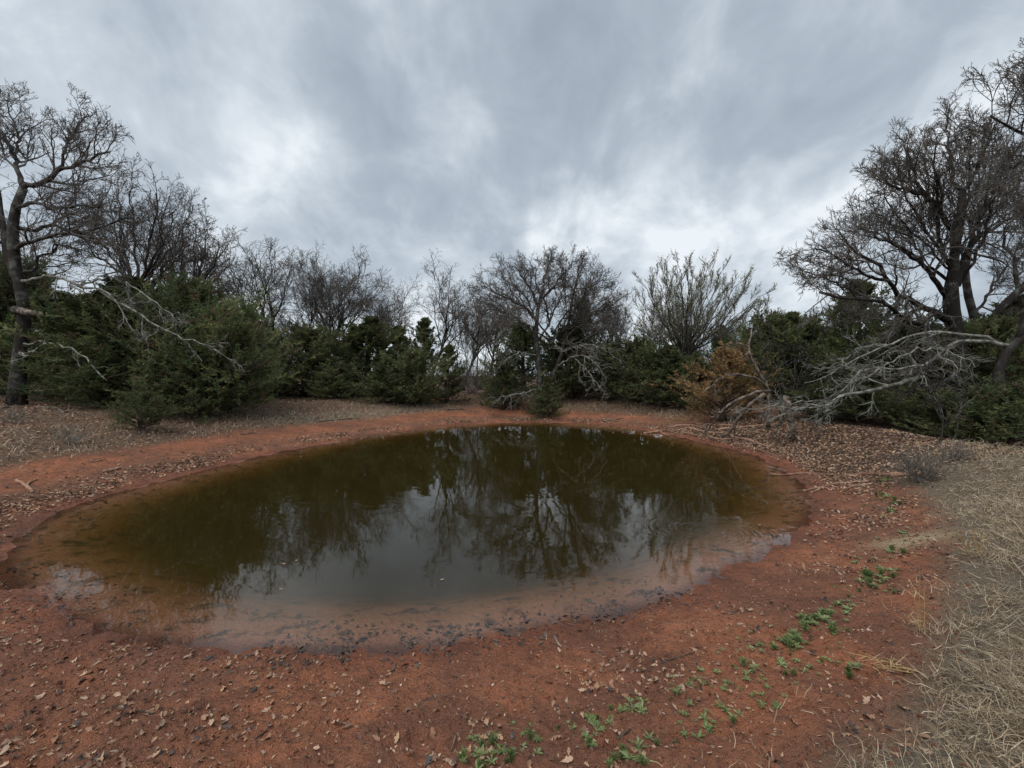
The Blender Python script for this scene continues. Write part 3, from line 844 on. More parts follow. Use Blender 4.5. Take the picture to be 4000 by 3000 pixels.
for (root, x, d, top, w, rot, lab) in WILD:
    put(root, x, 0, d, top, w, rot, lab, None, first[id(root)]); first[id(root)] = False
r = np.random.default_rng(55)
thx = [455, 548, 620, 655, 735, 812, 880, 985, 1005, 1020, 1035, 1048, 1075, 1100, 1310, 1360, 1400, 1430, 1550, 1600, 1665, 1700, 1780, 1830]
for i, x in enumerate(thx):
    d = r.uniform(30, 40)
    top = r.uniform(612, 690) if x < 1500 else r.uniform(640, 700)
    put(thin, x + r.uniform(-8, 8), 0, d, top, r.uniform(70, 120), r.uniform(0, 360),
        'slender bare tree in the grey thicket behind the cedars', 'slender trees of the far thicket', first[id(thin)])
    first[id(thin)] = False
for p in (wide, upr1, upr2, thin):
    for o in bpy.data.objects:
        if 'h' in o: del o['h']
        if 'w' in o: del o['w']

# ------------------------------------------------------------------ cedars
GREENS = np.array([[.088, .108, .052], [.102, .124, .056], [.124, .140, .060], [.150, .158, .066], [.076, .098, .052], [.080, .108, .048], [.094, .120, .052], [.125, .095, .058]])
RUST = np.array([[.30, .195, .090], [.35, .235, .112], [.24, .15, .072], [.39, .275, .14], [.20, .125, .066]])


def cedar(name, seed, H, Wd, nb, nsub, nbl, pal, belly=.18, power=.85, skirt=.03, blen=(.09, .17), mat=None, top_up=.9, sparse=0.0):
    """an eastern red cedar: trunk, boughs in a ragged cone, sprays of scale leaves"""
    r = np.random.default_rng(seed)
    root = link(name, None)
    tp = grow(np.zeros((1, 3)), np.array([[0, 0, 1.0]]), np.array([H * .97]), 9, .035, .1, r)
    tr = taper([.028 * H + .02], [.008], 10)
    mb = MB(); capped_tube(mb, tp[0], tr[0], 7)
    t = skirt + (1 - skirt) * (np.arange(nb) + r.random(nb)) / nb
    t = t ** 1.05
    prof = np.where(t < belly, .70 + .30 * t / belly, ((1 - t) / (1 - belly)) ** power)
    az = r.random(nb) * 2 * math.pi
    lobes = 1 + .22 * np.sin(3 * az + 7 * t + seed) + .14 * np.sin(5 * az - 11 * t + 2 * seed)
    L = Wd * .5 * np.maximum(prof, .05) * lobes * r.uniform(.72, 1.12, nb) + .06
    el = RAD(8) + (RAD(62) - RAD(8)) * t ** top_up + r.normal(size=nb) * .14
    x = t * 9; i = np.minimum(x.astype(int), 8); f = (x - i)[:, None]
    P = tp[0][i] * (1 - f) + tp[0][i + 1] * f
    D = np.stack([np.cos(az) * np.cos(el), np.sin(az) * np.cos(el), np.sin(el)], -1)
    bp_ = grow(P, D, L, 5, .12, .06, r)
    br = taper(.006 + L * .012, np.full(nb, .003), 6)
    v, q = tubes(bp_, br, 3); mb.add(v, q)
    mb.obj('trunk', M_CBARK, root, True)
    SP, SD, SL, SR = spawn(bp_, br, np.maximum(L, .35), nsub, .22, 1.0, .35, 1.0, .20, .42, r, endfrac=.7, flat=.3)
    SD = norm(SD + np.array([0, 0, .28]))
    sp = grow(SP, SD, SL, 4, .16, .05, r)
    # blades along each spray
    B = len(sp)
    tt = np.clip(r.random((B, nbl)) * .9 + .12, 0, 1)
    xx = tt * 4; ii = np.minimum(xx.astype(int), 3); ff = (xx - ii)[..., None]
    bi = np.arange(B)[:, None]
    Q = sp[bi, ii] * (1 - ff) + sp[bi, ii + 1] * ff
    T = norm(sp[bi, ii + 1] - sp[bi, ii])
    Dv = norm(T * .9 + r.normal(size=T.shape) * .55 + np.array([0, 0, .15]))
    Sv = norm(np.cross(Dv, r.normal(size=T.shape)))
    ln = (r.uniform(blen[0], blen[1], (B, nbl)) * (.75 + .35 * r.random((B, 1))))[..., None]
    wd = ln * .125
    V = np.stack([Q, Q + Dv * ln * .45 + Sv * wd, Q + Dv * ln, Q + Dv * ln * .45 - Sv * wd], 2)
    spc = pal[r.integers(0, len(pal), B)] * r.uniform(.75, 1.3, (B, 1))
    bough_t = np.repeat(r.uniform(.75, 1.3, nb), nsub)[:, None]
    colr = (spc * bough_t)[:, None, None, :] * r.uniform(.8, 1.25, (B, nbl, 1, 1))
    colr = np.broadcast_to(colr, (B, nbl, 4, 3)).reshape(-1, 3)
    Vf = V.reshape(-1, 3)
    fm = MB().add(Vf, np.arange(len(Vf)).reshape(-1, 4), colr)
    fm.obj('crown', mat or M_GREEN, root)
    root['h'] = H * 1.03; root['w'] = float(np.percentile(Vf[:, 0], 98.5) - np.percentile(Vf[:, 0], 1.5))
    return root


CED = {
    'cone': cedar('cedar_tree', 201, 4.2, 3.6, 150, 13, 18, GREENS),
    'broad': cedar('cedar_tree', 202, 3.6, 4.4, 170, 13, 18, GREENS, belly=.30, power=.6),
    'column': cedar('cedar_tree', 203, 4.2, 2.4, 120, 11, 16, GREENS, belly=.3, power=.6),
    'ragged': cedar('cedar_tree', 204, 4.4, 3.8, 115, 15, 18, GREENS, belly=.2, power=.75),
    'bush': cedar('cedar_tree', 205, 1.8, 2.6, 90, 12, 17, GREENS * .9, belly=.25, power=.55, blen=(.06, .12), skirt=.10),
    'dead': cedar('dead_cedar', 206, 3.2, 3.3, 95, 10, 15, RUST, belly=.25, power=.6, blen=(.08, .14)),
}
cfirst = {k_: True for k_ in CED}
CEDARS = [  # kind, x, distance, top, width, turn, label
    ('broad', 492, 16.2, 668, 200, 10, 'full green cedar whose feathery edge overhangs the straw bank, last of the left clump'),
    ('broad', 400, 17.2, 618, 250, 100, 'tall broad dark cedar behind the feathery-edged cedar of the left clump'),
    ('ragged', 300, 18.0, 592, 230, 200, 'tallest cedar of the left clump under the drooping lichen boughs'),
    ('cone', 205, 17.5, 622, 230, 300, 'dark cedar of the left clump behind the drooping dead branch'),
    ('ragged', 110, 18.5, 622, 200, 50, 'dark cedar of the left clump just right of the stubbed oak trunk'),
    ('broad', 10, 20.0, 575, 220, 20, 'dark cedar in shade behind the stubbed oak trunk'),
    ('bush', 300, 12.4, 853, 100, 0, 'small bushy cedar seedling alone on the leaf litter before the left clump'),
    ('cone', 352, 14.6, 765, 130, 70, 'young light green cedar in front of the left clump'),
    ('cone', 440, 15.2, 745, 130, 150, 'young yellow-green cedar nestled against the feathery-edged cedar'),
    ('cone', 240, 15.6, 760, 130, 240, 'young dark cedar in front of the left clump near the pale dead branch'),
    ('broad', 655, 24.0, 715, 180, 40, 'broad dark cedar at the back of the bare red slope'),
    ('cone', 590, 25.0, 730, 130, 140, 'dark cedar in the notch beside the feathery-edged left clump'),
    ('cone', 722, 22.6, 765, 85, 80, 'young slim cedar in front of the broad dark mid-bank cedar'),
    ('ragged', 792, 26.0, 682, 175, 310, 'tall pointed cedar topping the mid-bank cedar row'),
    ('ragged', 745, 27.5, 725, 130, 20, 'dark cedar tucked behind the tall pointed mid-bank cedar'),
    ('cone', 838, 22.4, 768, 115, 210, 'bright green young cedar on the straw edge of the mid bank'),
    ('broad', 898, 22.6, 765, 120, 280, 'low rounded cedar beside the bright green young cedar'),
    ('column', 966, 24.0, 742, 72, 0, 'oval cedar on a short bare stem next to the leafy path'),
    ('column', 912, 31.0, 682, 80, 90, 'far dark spire cedar behind the vase-shaped oak'),
    ('column', 868, 28.0, 700, 80, 190, 'dark narrow cedar behind the low rounded cedar'),
    ('cone', 1085, 23.2, 758, 90, 0, 'small dark cedar on the far side of the leafy path'),
    ('cone', 1182, 21.6, 822, 66, 60, 'little bright cedar standing out at the foot of the broad round-crowned oak'),
    ('ragged', 1132, 27.0, 690, 120, 130, 'dark cedar behind the trunk of the broad round-crowned oak'),
    ('broad', 1235, 25.5, 712, 160, 250, 'dark cedar under the drooping boughs of the broad oak'),
    ('column', 1252, 30.0, 640, 70, 10, 'tall dark cedar showing through the crown of the broad oak'),
    ('ragged', 1305, 25.5, 735, 150, 330, 'dark cedar behind the straw patch on the far bank'),
    ('broad', 1378, 23.5, 738, 165, 120, 'large dark cedar at the middle of the far-bank cedar row'),
    ('cone', 1440, 22.0, 742, 150, 220, 'dark cedar in front of the budding tree'),
    ('ragged', 1500, 20.5, 770, 130, 40, 'cedar with long yellow-green sprays next to the rusty dead cedar'),
    ('broad', 1655, 20.5, 690, 150, 10, 'green cedar rising behind the rusty dead cedar and broken snag'),
    ('ragged', 1722, 20.0, 668, 170, 100, 'pointed green cedar behind the pale sweeping boughs'),
    ('cone', 1790, 22.0, 700, 120, 0, 'dark cedar filling the gap behind the pointed green cedar'),
    ('ragged', 1860, 19.0, 600, 170, 200, 'tall ragged cedar under the left reach of the dark-limbed oak'),
    ('broad', 1945, 16.5, 700, 210, 290, 'dark cedar beneath the low limbs of the dark-limbed oak'),
    ('cone', 2040, 16.0, 715, 210, 50, 'dark shaded cedar around the trunk of the dark-limbed oak'),
    ('broad', 2150, 15.0, 700, 220, 130, 'dark shaded cedar behind the low forked oak'),
    ('ragged', 2215, 17.0, 630, 190, 70, 'tall dark cedar at the far end of the dam'),
    ('bush', 1785, 14.6, 838, 190, 40, 'low spreading cedar beside the broken stump under the pale boughs'),
    ('bush', 1855, 13.9, 842, 170, 170, 'low dark cedar skirting the leaf-covered dam under the sweeping limb'),
    ('bush', 1965, 13.4, 840, 190, 250, 'low dark cedar behind the grey sapling on the dam'),
    ('bush', 2085, 11.4, 855, 220, 330, 'low dark cedar just over the dam crest below the forked oak'),
    ('bush', 2185, 10.9, 848, 240, 90, 'low dark cedar over the dam crest where the dry grass begins'),
]
for (kind, x, d, top, w, rot, lab) in CEDARS:
    put(CED[kind], x, 0, d, top, w, rot, lab, None, cfirst[kind]); cfirst[kind] = False
put(CED['dead'], 1562, 0, 17.0, 752, 165, 30, 'dead rusty orange cedar between the green cedars and the fallen brush', None, True)
r = np.random.default_rng(5)
for i in range(16):       # a shaded back rank that closes the woods
    x = [-60, 60, 170, 290, 380, 470, 560, 690, 1330, 1480, 1560, 1620, 1900, 2000, 2120, 2240][i]
    d = r.uniform(24, 30)
    put(CED[['broad', 'cone', 'ragged'][i % 3]], x, 0, d, r.uniform(700, 750), 0, r.uniform(0, 360),
        'dark cedar in the shaded back rank of the woods', 'back-rank cedars in the woods', False)
for o in bpy.data.objects:
    if 'h' in o: del o['h']
    if 'w' in o: del o['w']

# ------------------------------------------------------------------ fallen brush, stump, logs and sticks
def wood(name, label, cat, lines, mat, seed, spec=None, group=None, sides=7, ground_it=False, part='stem'):
    """dead wood laid out piece by piece; the first line is the main stem"""
    r = np.random.default_rng(seed)
    p0 = at(*lines[0][0][0]); root = tag(link(name, None, None, p0), label, cat, group)
    for i, (ln, r0, r1) in enumerate(lines):
        lp, lr, ll = limb_arrays([(ln, r0 * .7, r1 * .8)], 14, r, .02)
        mb = MB(); capped_tube(mb, lp[0] - p0, lr[0], sides)
        if spec:
            n0 = len(mb.v)
            ramify(lp, lr, np.minimum(ll, 2.2), r, mb, spec)
            mb.v = mb.v[:n0] + [v - p0 for v in mb.v[n0:]]
        mb.obj(part if i == 0 else 'branch', mat, root, True)
    return root


def gp(x, y):
    """ground point seen at (x, y)"""
    dd = 0.9 * 1.006 ** np.arange(600)
    zz_ = EYE - (y - 813.0) / F * dd
    hit = zz_ <= np.maximum(ground_z((x - 1106.0) / F * dd, dd), 0.0)
    i = int(np.argmax(hit)) if hit.any() else 420
    return float(dd[i])


FSPEC = [(4, .3, 1, .4, 1, .25, .45, 4, .22, -.03, 4, .008, .2, .8), (3, .3, 1, .4, 1, .4, .7, 2, .25, 0, 3, .006, .1, .35)]
wood('broken_snag', 'dark broken snag with bleached hooked tips rising from the brush beside the rusty cedar', 'dead tree',
     [([(1660, 925, 14.2), (1662, 845, 14.2), (1653, 826, 14.2), (1641, 805, 14.2), (1629, 784, 14.2), (1621, 766, 14.2), (1617, 748, 14.3), (1622, 728, 14.4), (1624, 712, 14.5)], .10, .03),
      ([(1620, 765, 14.2), (1612, 764, 14.1), (1603, 778, 14)], .045, .02),
      ([(1617, 748, 14.3), (1600, 742, 14.1), (1585, 744, 14), (1569, 743, 13.9)], .04, .018)], M_DEADW, 31)
wood('fallen_branch', 'arched grey fallen bough curving over in front of the rusty dead cedar', 'branch',
     [([(1656, 840, 14.1), (1641, 820, 14), (1605, 811, 13.9), (1575, 811, 13.8), (1548, 820, 13.7), (1542, 832, 13.7), (1518, 845, 13.6)], .065, .02),
      ([(1543, 830, 13.7), (1544, 850, 13.7), (1551, 868, 13.6)], .035, .012)], M_DEADW, 32, DSPEC)
wood('fallen_branch', 'grey fallen bough bending from the brush heap down to the pond edge', 'branch',
     [([(1662, 844, 13.8), (1617, 853, 13.7), (1578, 871, 13.8), (1556, 889, 14), (1546, 907, 14.3), (1530, 925, 14.8), (1520, 938, 15)], .075, .03),
      ([(1556, 889, 14), (1535, 905, 14.4), (1525, 925, 14.8)], .04, .015)], M_DEADW, 33, FSPEC)
wood('fallen_branch', 'peeling pale fallen bough propped beside the brush heap with its end in the mud', 'branch',
     [([(1650, 850, 13.4), (1636, 862, 13.4), (1611, 883, 13.6), (1592, 907, 13.8), (1578, 930, 14), (1556, 950, 14.4)], .08, .035),
      ([(1592, 907, 13.8), (1588, 925, 14), (1586, 940, 14.1)], .03, .015)], M_DEADW, 34, FSPEC)
d0 = 12.4
wood('tree_stump', 'broken upright stump with splayed roots under the sweeping pale boughs', 'stump',
     [([(1712, 948, d0), (1709, 915, d0), (1702, 884, d0), (1698, 858, d0)], .12, .10),
      ([(1709, 930, d0), (1722, 944, d0 - .1), (1732, 955, d0 - .3)], .06, .03),
      ([(1710, 935, d0), (1697, 948, d0 - .1), (1688, 960, d0 - .3)], .055, .025),
      ([(1680, 945, d0 + .2), (1684, 915, d0 + .2), (1692, 889, d0 + .2), (1696, 870, d0 + .2)], .06, .05)], M_DEADW, 35, part='trunk')


def ground_stick(name, label, cat, pts, r0, r1, mat, seed, group=None, lift=0.0, kids=None, spec=None):
    """a stick lying on the ground through the ground points seen at the given places"""
    out = []
    for (x, y) in pts:
        d = gp(x, y); p = at(x, y, d)
        p[2] = max(zat(p[0], p[1]), -0.01) + r0 * .6 + lift
        out.append(p)
    p = catmull(np.array(out), 5)
    r = np.random.default_rng(seed)
    p = p + r.normal(size=p.shape) * r0 * .18
    b0 = p[0].copy()
    root = MB(); capped_tube(root, p - b0, np.linspace(r0, r1, len(p)), 7)
    if spec:
        L = np.linalg.norm(np.diff(p, axis=0), axis=1).sum()
        n0 = len(root.v)
        ramify(p[None], np.linspace(r0, r1, len(p))[None], np.array([L]), r, root, spec)
        root.v = root.v[:n0] + [v - b0 for v in root.v[n0:]]
    o = root.obj(name, mat, None, True); o.location = b0
    tag(o, label, cat, group)
    return o


TW = [(3, .3, .9, .4, .9, .2, .4, 3, .2, -.02, 4, .006, .1, .6)]
ground_stick('fallen_log', 'long straight reddish pole lying from the right bank out into the pond', 'log', [(1660, 1024), (1690, 1027), (1730, 1024), (1775, 1027), (1830, 1029), (1880, 1027), (1935, 1031)], .022, .042, M_POLE, 1)
ground_stick('fallen_log', 'short red weathered log end lying where the long pole meets the dry grass', 'log', [(1925, 1031), (1955, 1029), (1990, 1025)], .05, .035, M_DRIFT, 2)
ground_stick('pale_stick', 'thin pale peeled stick poking over the water beside the long pole', 'stick', [(1656, 1010), (1675, 1015), (1697, 1022)], .012, .014, M_DEADW, 3, lift=.03)
for i, (pts, r0, lab) in enumerate([
    ([(1392, 937), (1430, 933), (1465, 931), (1490, 925)], .05, 'curved driftwood limb reaching along the waterline away from the brush heap'),
    ([(1440, 926), (1480, 920), (1520, 924)], .045, 'short driftwood limb on the mud above the curved waterline limb'),
    ([(1488, 926), (1510, 932), (1545, 938), (1575, 936)], .05, 'reddish driftwood piece under the end of the grey bending bough'),
    ([(1530, 945), (1560, 952), (1590, 950), (1610, 948)], .045, 'forked driftwood stick half in the water below the brush heap'),
    ([(1580, 947), (1615, 952), (1640, 962), (1660, 968)], .045, 'reddish driftwood limb slanting from the brush towards the leafy shore'),
    ([(1500, 916), (1530, 918), (1560, 921), (1600, 920)], .04, 'long dark driftwood limb behind the brush heap on the leaf litter'),
    ([(1545, 930), (1600, 925), (1650, 921), (1690, 918)], .045, 'pale straight driftwood limb lying between brush heap and broken stump'),
    ([(1470, 935), (1500, 941), (1530, 948)], .035, 'thin driftwood stick at the waterline in front of the brush'),
    ([(1420, 931), (1435, 938), (1452, 941)], .03, 'small hooked driftwood stick standing in the shallow far water')]):
    ground_stick('driftwood', lab, 'driftwood', pts, r0, r0 * .45, M_DRIFT, 40 + i, spec=TW)
for i, (pts, r0, lab) in enumerate([
    ([(1735, 1062), (1760, 1058), (1790, 1050), (1812, 1045)], .022, 'pale curved stick on the mud nearest the long pole'),
    ([(1752, 1066), (1778, 1056), (1795, 1060), (1800, 1050), (1788, 1040), (1765, 1037)], .02, 'looping forked stick on the mud below the long pole'),
    ([(1800, 1046), (1840, 1044), (1880, 1042)], .022, 'straight reddish stick lying parallel under the long pole'),
    ([(1835, 1056), (1860, 1052), (1885, 1047)], .03, 'short thick stick with a knot beside the weedy track'),
    ([(1700, 978), (1715, 990), (1712, 1002)], .018, 'bleached forked twig on the leafy slope above the pole'),
    ([(1725, 972), (1738, 985), (1745, 998)], .016, 'bleached bent twig next to the forked twig on the leafy slope'),
    ([(36, 1040), (62, 1058), (70, 1066), (60, 1048), (78, 1038)], .03, 'bent orange stick lying on the left shore near the leaf belt'),
    ([(225, 1024), (240, 1018), (262, 1014)], .045, 'stout forked driftwood on the left shore at the edge of the leaf belt'),
    ([(195, 1000), (215, 996), (225, 995)], .02, 'small forked twig on the bare red left slope'),
    ([(82, 880), (120, 884), (140, 893), (150, 880), (130, 872), (118, 877)], .035, 'pale looping branch on the leafy ground before the left cedars'),
    ([(0, 884), (20, 880), (32, 883)], .03, 'pale fallen branch at the foot of the stubbed oak'),
    ([(330, 905), (380, 907), (430, 903)], .03, 'grey fallen pole at the foot of the left cedars'),
    ([(390, 907), (440, 909), (480, 906)], .022, 'thin grey fallen pole overlapping the pole below the left cedars'),
    ([(520, 940), (545, 937), (560, 938)], .022, 'short brown stick on the open red slope below the straw'),
    ([(690, 912), (730, 908), (775, 905)], .03, 'dark low heap of twigs on the far red slope'),
    ([(965, 888), (985, 885), (1003, 886)], .05, 'chunky dark log on the far red slope left of the leafy path'),
    ([(945, 880), (970, 877), (985, 876)], .03, 'thin straight log just above the chunky dark log'),
    ([(855, 893), (880, 891), (905, 890)], .03, 'brown branch on the far red slope below the rounded cedar'),
    ([(1300, 907), (1325, 909), (1345, 906)], .04, 'dark driftwood piece at the far waterline below the straw patch'),
    ([(870, 856), (900, 858), (930, 854)], .05, 'dark log lying under the low rounded cedar')]):
    ground_stick('fallen_stick', lab, 'stick', pts, r0, r0 * .5, M_DRIFT if i < 9 else M_DEADW, 60 + i, spec=TW if i in (9, 11, 14) else None)
for i, (pts, r0, lab) in enumerate([
    ([(1195, 1376), (1205, 1392), (1213, 1402)], .012, 'short pale stick by the near waterline pointing at the water'),
    ([(900, 1530), (940, 1505), (975, 1512)], .006, 'thin dark twig on the near red soil'),
    ([(705, 1548), (735, 1565), (760, 1572)], .006, 'thin brown twig lying on the near red soil below the leaf drift'),
    ([(550, 1598), (575, 1580), (580, 1560)], .006, 'bent brown twig on the near bare soil'),
    ([(985, 1590), (975, 1625)], .005, 'short straight straw-coloured twig near the weeds'),
    ([(1430, 1432), (1480, 1420)], .006, 'thin twig crossing the near leaf drift'),
    ([(1335, 1600), (1362, 1580)], .008, 'small stout twig among the near weeds'),
    ([(1470, 1420), (1500, 1412)], .006, 'small twig beyond the leaf drift towards the weeds'),
    ([(1690, 1660), (1660, 1630)], .006, 'twig lying at the edge of the dry grass'),
    ([(250, 1560), (290, 1540), (330, 1545)], .006, 'thin twig among the scattered leaves on the near left soil')]):
    ground_stick('small_twig', lab, 'twig', pts, r0, r0 * .6, M_DEADW, 90 + i)


def shrub(name, label, x, y, d, h, n, mat, seed, spread=.7, r0=.008, cat='shrub', group=None):
    r = np.random.default_rng(seed)
    p = at(x, y, d); p[2] = zat(p[0], p[1])
    D = norm(np.c_[r.normal(size=(n, 2)) * spread, np.ones(n)])
    L = h * r.uniform(.6, 1.1, n)
    st_ = grow(np.c_[r.normal(size=(n, 2)) * .05 * h, np.zeros(n)], D, L, 6, .16, .03, r)
    rd = taper(np.full(n, r0), np.full(n, r0 * .3), 7)
    root = tag(link(name, None, None, p), label, cat, group)
    sp_ = [(6, .2, 1, .4, 1, .3, .5, 4, .2, .04, 3, r0 * .5, .05, .6), (5, .2, 1, .4, 1, .4, .7, 2, .22, .04, 3, r0 * .4, .03, .3)]
    for i in range(n):
        v, q = tubes(st_[i:i + 1], rd[i:i + 1], 4); so_ = MB().add(v, q).obj('stem', mat, root, True)
        mb = MB(); ramify(st_[i:i + 1], rd[i:i + 1], L[i:i + 1], r, mb, sp_)
        tw_ = mb.obj('twigs', mat, so_, True); tw_['kind'] = 'stuff'
    return root


shrub('scrub_bush', 'grey leafless scrub bush on the shoulder of the dam above the long pole', 1985, 985, 7.4, .62, 34, M_TWIG, 1, 1.2, .0055)
shrub('scrub_bush', 'thin brown leafless bush next to the grey scrub bush on the dam', 2045, 965, 8.0, .5, 18, M_TWIG, 2, 1.2, .005)
shrub('sapling', 'slender grey sapling standing against the dark cedars at the dam crest', 2028, 930, 9.6, 2.0, 3, M_BARK, 3, .10, .022, 'sapling')
shrub('sapling', 'thin bare sapling with spreading twigs in front of the pointed green cedar', 1690, 900, 15.5, 3.6, 6, M_BARK, 4, .3, .02, 'sapling')
shrub('sapling', 'bare upright sapling between the rusty dead cedar and the pointed cedar', 1740, 900, 16.5, 4.4, 6, M_BARK, 5, .25, .02, 'sapling')
shrub('scrub_bush', 'low thin scrub growing through the leaf litter by the pale looping branch', 150, 925, 10.4, .5, 22, M_LICHEN, 6, .9, .004)
shrub('scrub_bush', 'sparse low twigs on the leaf litter at the foot of the stubbed oak', 40, 900, 11.6, .5, 14, M_LICHEN, 7, .9, .004)
shrub('scrub_bush', 'low brown brush at the foot of the little bright cedar', 1150, 880, 22.3, .9, 12, M_BARK, 8, .7, .012)
shrub('scrub_bush', 'grey tangle of undergrowth at the head of the leafy path', 1020, 850, 28, 2.6, 26, M_TWIG, 9, .7, .014)
shrub('scrub_bush', 'grey undergrowth between the leafy path and the broad oak', 1060, 855, 29, 2.8, 26, M_TWIG, 10, .7, .014)
shrub('scrub_bush', 'grey twiggy thicket behind the oval cedar on its short stem', 985, 850, 30, 2.8, 24, M_TWIG, 11, .7, .014)
shrub('scrub_bush', 'grey twiggy thicket closing the far end of the leafy path', 1035, 845, 33, 3.2, 26, M_TWIG, 12, .8, .016)

# ------------------------------------------------------------------ fallen leaves
hx = np.array([0, .13, .27, .37, .50, .58, .66, .84, 1.0]); hy = np.array([.012, .03, .15, .11, .24, .28, .14, .20, 0.03])


def leaf_template(seed, c1, c2, tw):
    r = np.random.default_rng(seed)
    k1 = hy * r.uniform(.8, 1.2, 9); k2 = hy * r.uniform(.8, 1.2, 9)
    X = np.r_[hx, hx, hx] - .5
    Y = np.r_[np.zeros(9), k1, -k2]
    Z = c1 * Y ** 2 * 3 + c2 * X ** 2 + tw * X * Y * 2
    i = np.arange(8)
    q = np.r_[np.stack([i, i + 1, i + 10, i + 9], -1), np.stack([i + 18, i + 19, i + 1, i], -1)]
    return np.stack([X, Y, Z], -1), q


LT = [leaf_template(1, .6, .4, .4), leaf_template(2, -.8, -.4, .6), leaf_template(3, 1.2, -.2, -.8), leaf_template(4, -.4, .6, 1.0)]
FLAT = (np.array([[-.5, 0, .05], [0, .24, .1], [.5, 0, -.04], [0, -.22, .06], [0, 0, -.03]]), np.array([[0, 4, 1], [4, 2, 1], [0, 3, 4], [3, 2, 4]]))
LEAFC = np.array([[.38, .24, .155], [.30, .175, .11], [.43, .295, .20], [.24, .13, .08], [.17, .098, .07], [.065, .06, .06], [.11, .065, .05], [.40, .27, .19], [.34, .245, .18]])


def rotmats(yaw, pit, rol):
    cy, sy_ = np.cos(yaw), np.sin(yaw); cp, sp_ = np.cos(pit), np.sin(pit); cr_, sr = np.cos(rol), np.sin(rol)
    o, z = np.ones_like(yaw), np.zeros_like(yaw)
    Rz = np.stack([np.stack([cy, -sy_, z], -1), np.stack([sy_, cy, z], -1), np.stack([z, z, o], -1)], 1)
    Ry = np.stack([np.stack([cp, z, sp_], -1), np.stack([z, o, z], -1), np.stack([-sp_, z, cp], -1)], 1)
    Rx = np.stack([np.stack([o, z, z], -1), np.stack([z, cr_, -sr], -1), np.stack([z, sr, cr_], -1)], 1)
    return Rz @ Ry @ Rx


def scatter(mb, tmpl, pos, yaw, pit, rol, sc, col):
    v, f = tmpl
    M = rotmats(yaw, pit, rol)
    V = np.einsum('nij,kj->nki', M, v) * sc[:, None, None] + pos[:, None, :]
    Fi = (f[None] + (np.arange(len(pos)) * len(v))[:, None, None]).reshape(-1, f.shape[1])
    mb.add(V.reshape(-1, 3), Fi, np.repeat(col, len(v), 0))


def view_scatter(n, r, dmin, dmax, power=1.0, half=1.32):
    """candidate ground points spread over the wedge in front of the viewer"""
    u = r.random(n)
    d = (dmin ** power + u * (dmax ** power - dmin ** power)) ** (1 / power)
    x = (r.random(n) * 2 - 1) * d * half
    return x, d


r = np.random.default_rng(99)


def litter_points(n, dmin, dmax, power):
    x, y = view_scatter(n, r, dmin, dmax, power)
    s = shore_s(x, y); gr = grass_g(x, y)
    lt, stw = zone(x, y, s, gr)
    belt = np.exp(-((s - 0.95 - 0.35 * fbm(x, y, 0.5, 21, 2)) / 0.50) ** 2)
    clump = sstep(fbm(x, y, 2.2, 51, 3), .0, .30)
    nearleft = sstep(-x, 0.4, 2.2) * sstep(-y, -6.0, -3.5) * .8
    pr = np.maximum.reduce([lt * .95, belt * (.12 + .9 * clump), nearleft * (.4 + clump), .04 + .22 * clump * sstep(s, .1, .5)])
    pr = pr * (s > .06) * (1 - .75 * sstep(gr, -.1, .3))
    keep = r.random(n) < pr
    return x[keep], y[keep], s[keep]


x, y, s = litter_points(19000, 1.4, 7.0, 1.3)
dist = np.hypot(x, y)
z = ground_z(x, y, s)
size = .024 + .046 * r.random(len(x)) ** 1.6
order = np.argsort(-(size / dist) * (np.abs(x / y) < 1.2))
hero = order[:300]; rest = order[300:]
heromesh = []
for j in range(4):
    for c in range(5):
        v, f = LT[j]
        col = LEAFC[[0, 1, 3, 4, 7][c]] * (.95, .8, .9)[j] if j < 3 else LEAFC[[4, 5, 3, 8, 6][c]]
        heromesh.append(MB().add(v, f, np.broadcast_to(col, (len(v), 3))).mesh('fallen_leaf', M_LEAF, True))
for i in hero:
    o = link('fallen_leaf', heromesh[r.integers(len(heromesh))], None, (x[i], y[i], z[i] + .012))
    o.scale = (size[i],) * 3
    o.rotation_euler = (r.normal() * .32, r.normal() * .32, r.uniform(0, 6.28))
    tag(o, 'dry curled oak leaf lying on the red soil of the near shore', 'leaf', 'fallen oak leaves on the near shore')
LM = MB()
tid = r.integers(0, 4, len(rest))
for j in range(4):
    ii = rest[tid == j]; n = len(ii)
    scatter(LM, LT[j], np.c_[x[ii], y[ii], z[ii] + .010], r.uniform(0, 6.28, n), r.normal(size=n) * .4, r.normal(size=n) * .4,
            size[ii], LEAFC[r.integers(0, 9, n)] * r.uniform(.5, 1.0, (n, 1)))
x, y, s = litter_points(44000, 6.0, 30.0, .75)
# the drift line of leaves round the water, and the deep leaf cover of the right bank
jj = r.integers(0, len(SHORE), 30000); tt_ = r.random((30000, 1))
bp2 = SHORE[jj] * (1 - tt_) + SHORE[(jj + 1) % len(SHORE)] * tt_ + nrm[jj] * np.abs(r.normal(.62, .26, (30000, 1)))
okb = (bp2[:, 1] > 5.5) & ((bp2[:, 0] < 2) | (r.random(30000) < .55)) & (fbm(bp2[:, 0], bp2[:, 1], 1.2, 71, 3) > -.22 + .4 * r.random(30000))
bx_ = r.uniform(4.5, 11, 24000); by_ = r.uniform(7, 17, 24000); bs_ = shore_s(bx_, by_)
okr = (bs_ > .4) & (bs_ < 4.0) & (by_ > 7 + 2.2 * r.random(24000))
x = np.r_[x, bp2[okb, 0], bx_[okr]]; y = np.r_[y, bp2[okb, 1], by_[okr]]; s = shore_s(x, y); okk = s > .12
x, y, s = x[okk], y[okk], s[okk]
n = len(x)
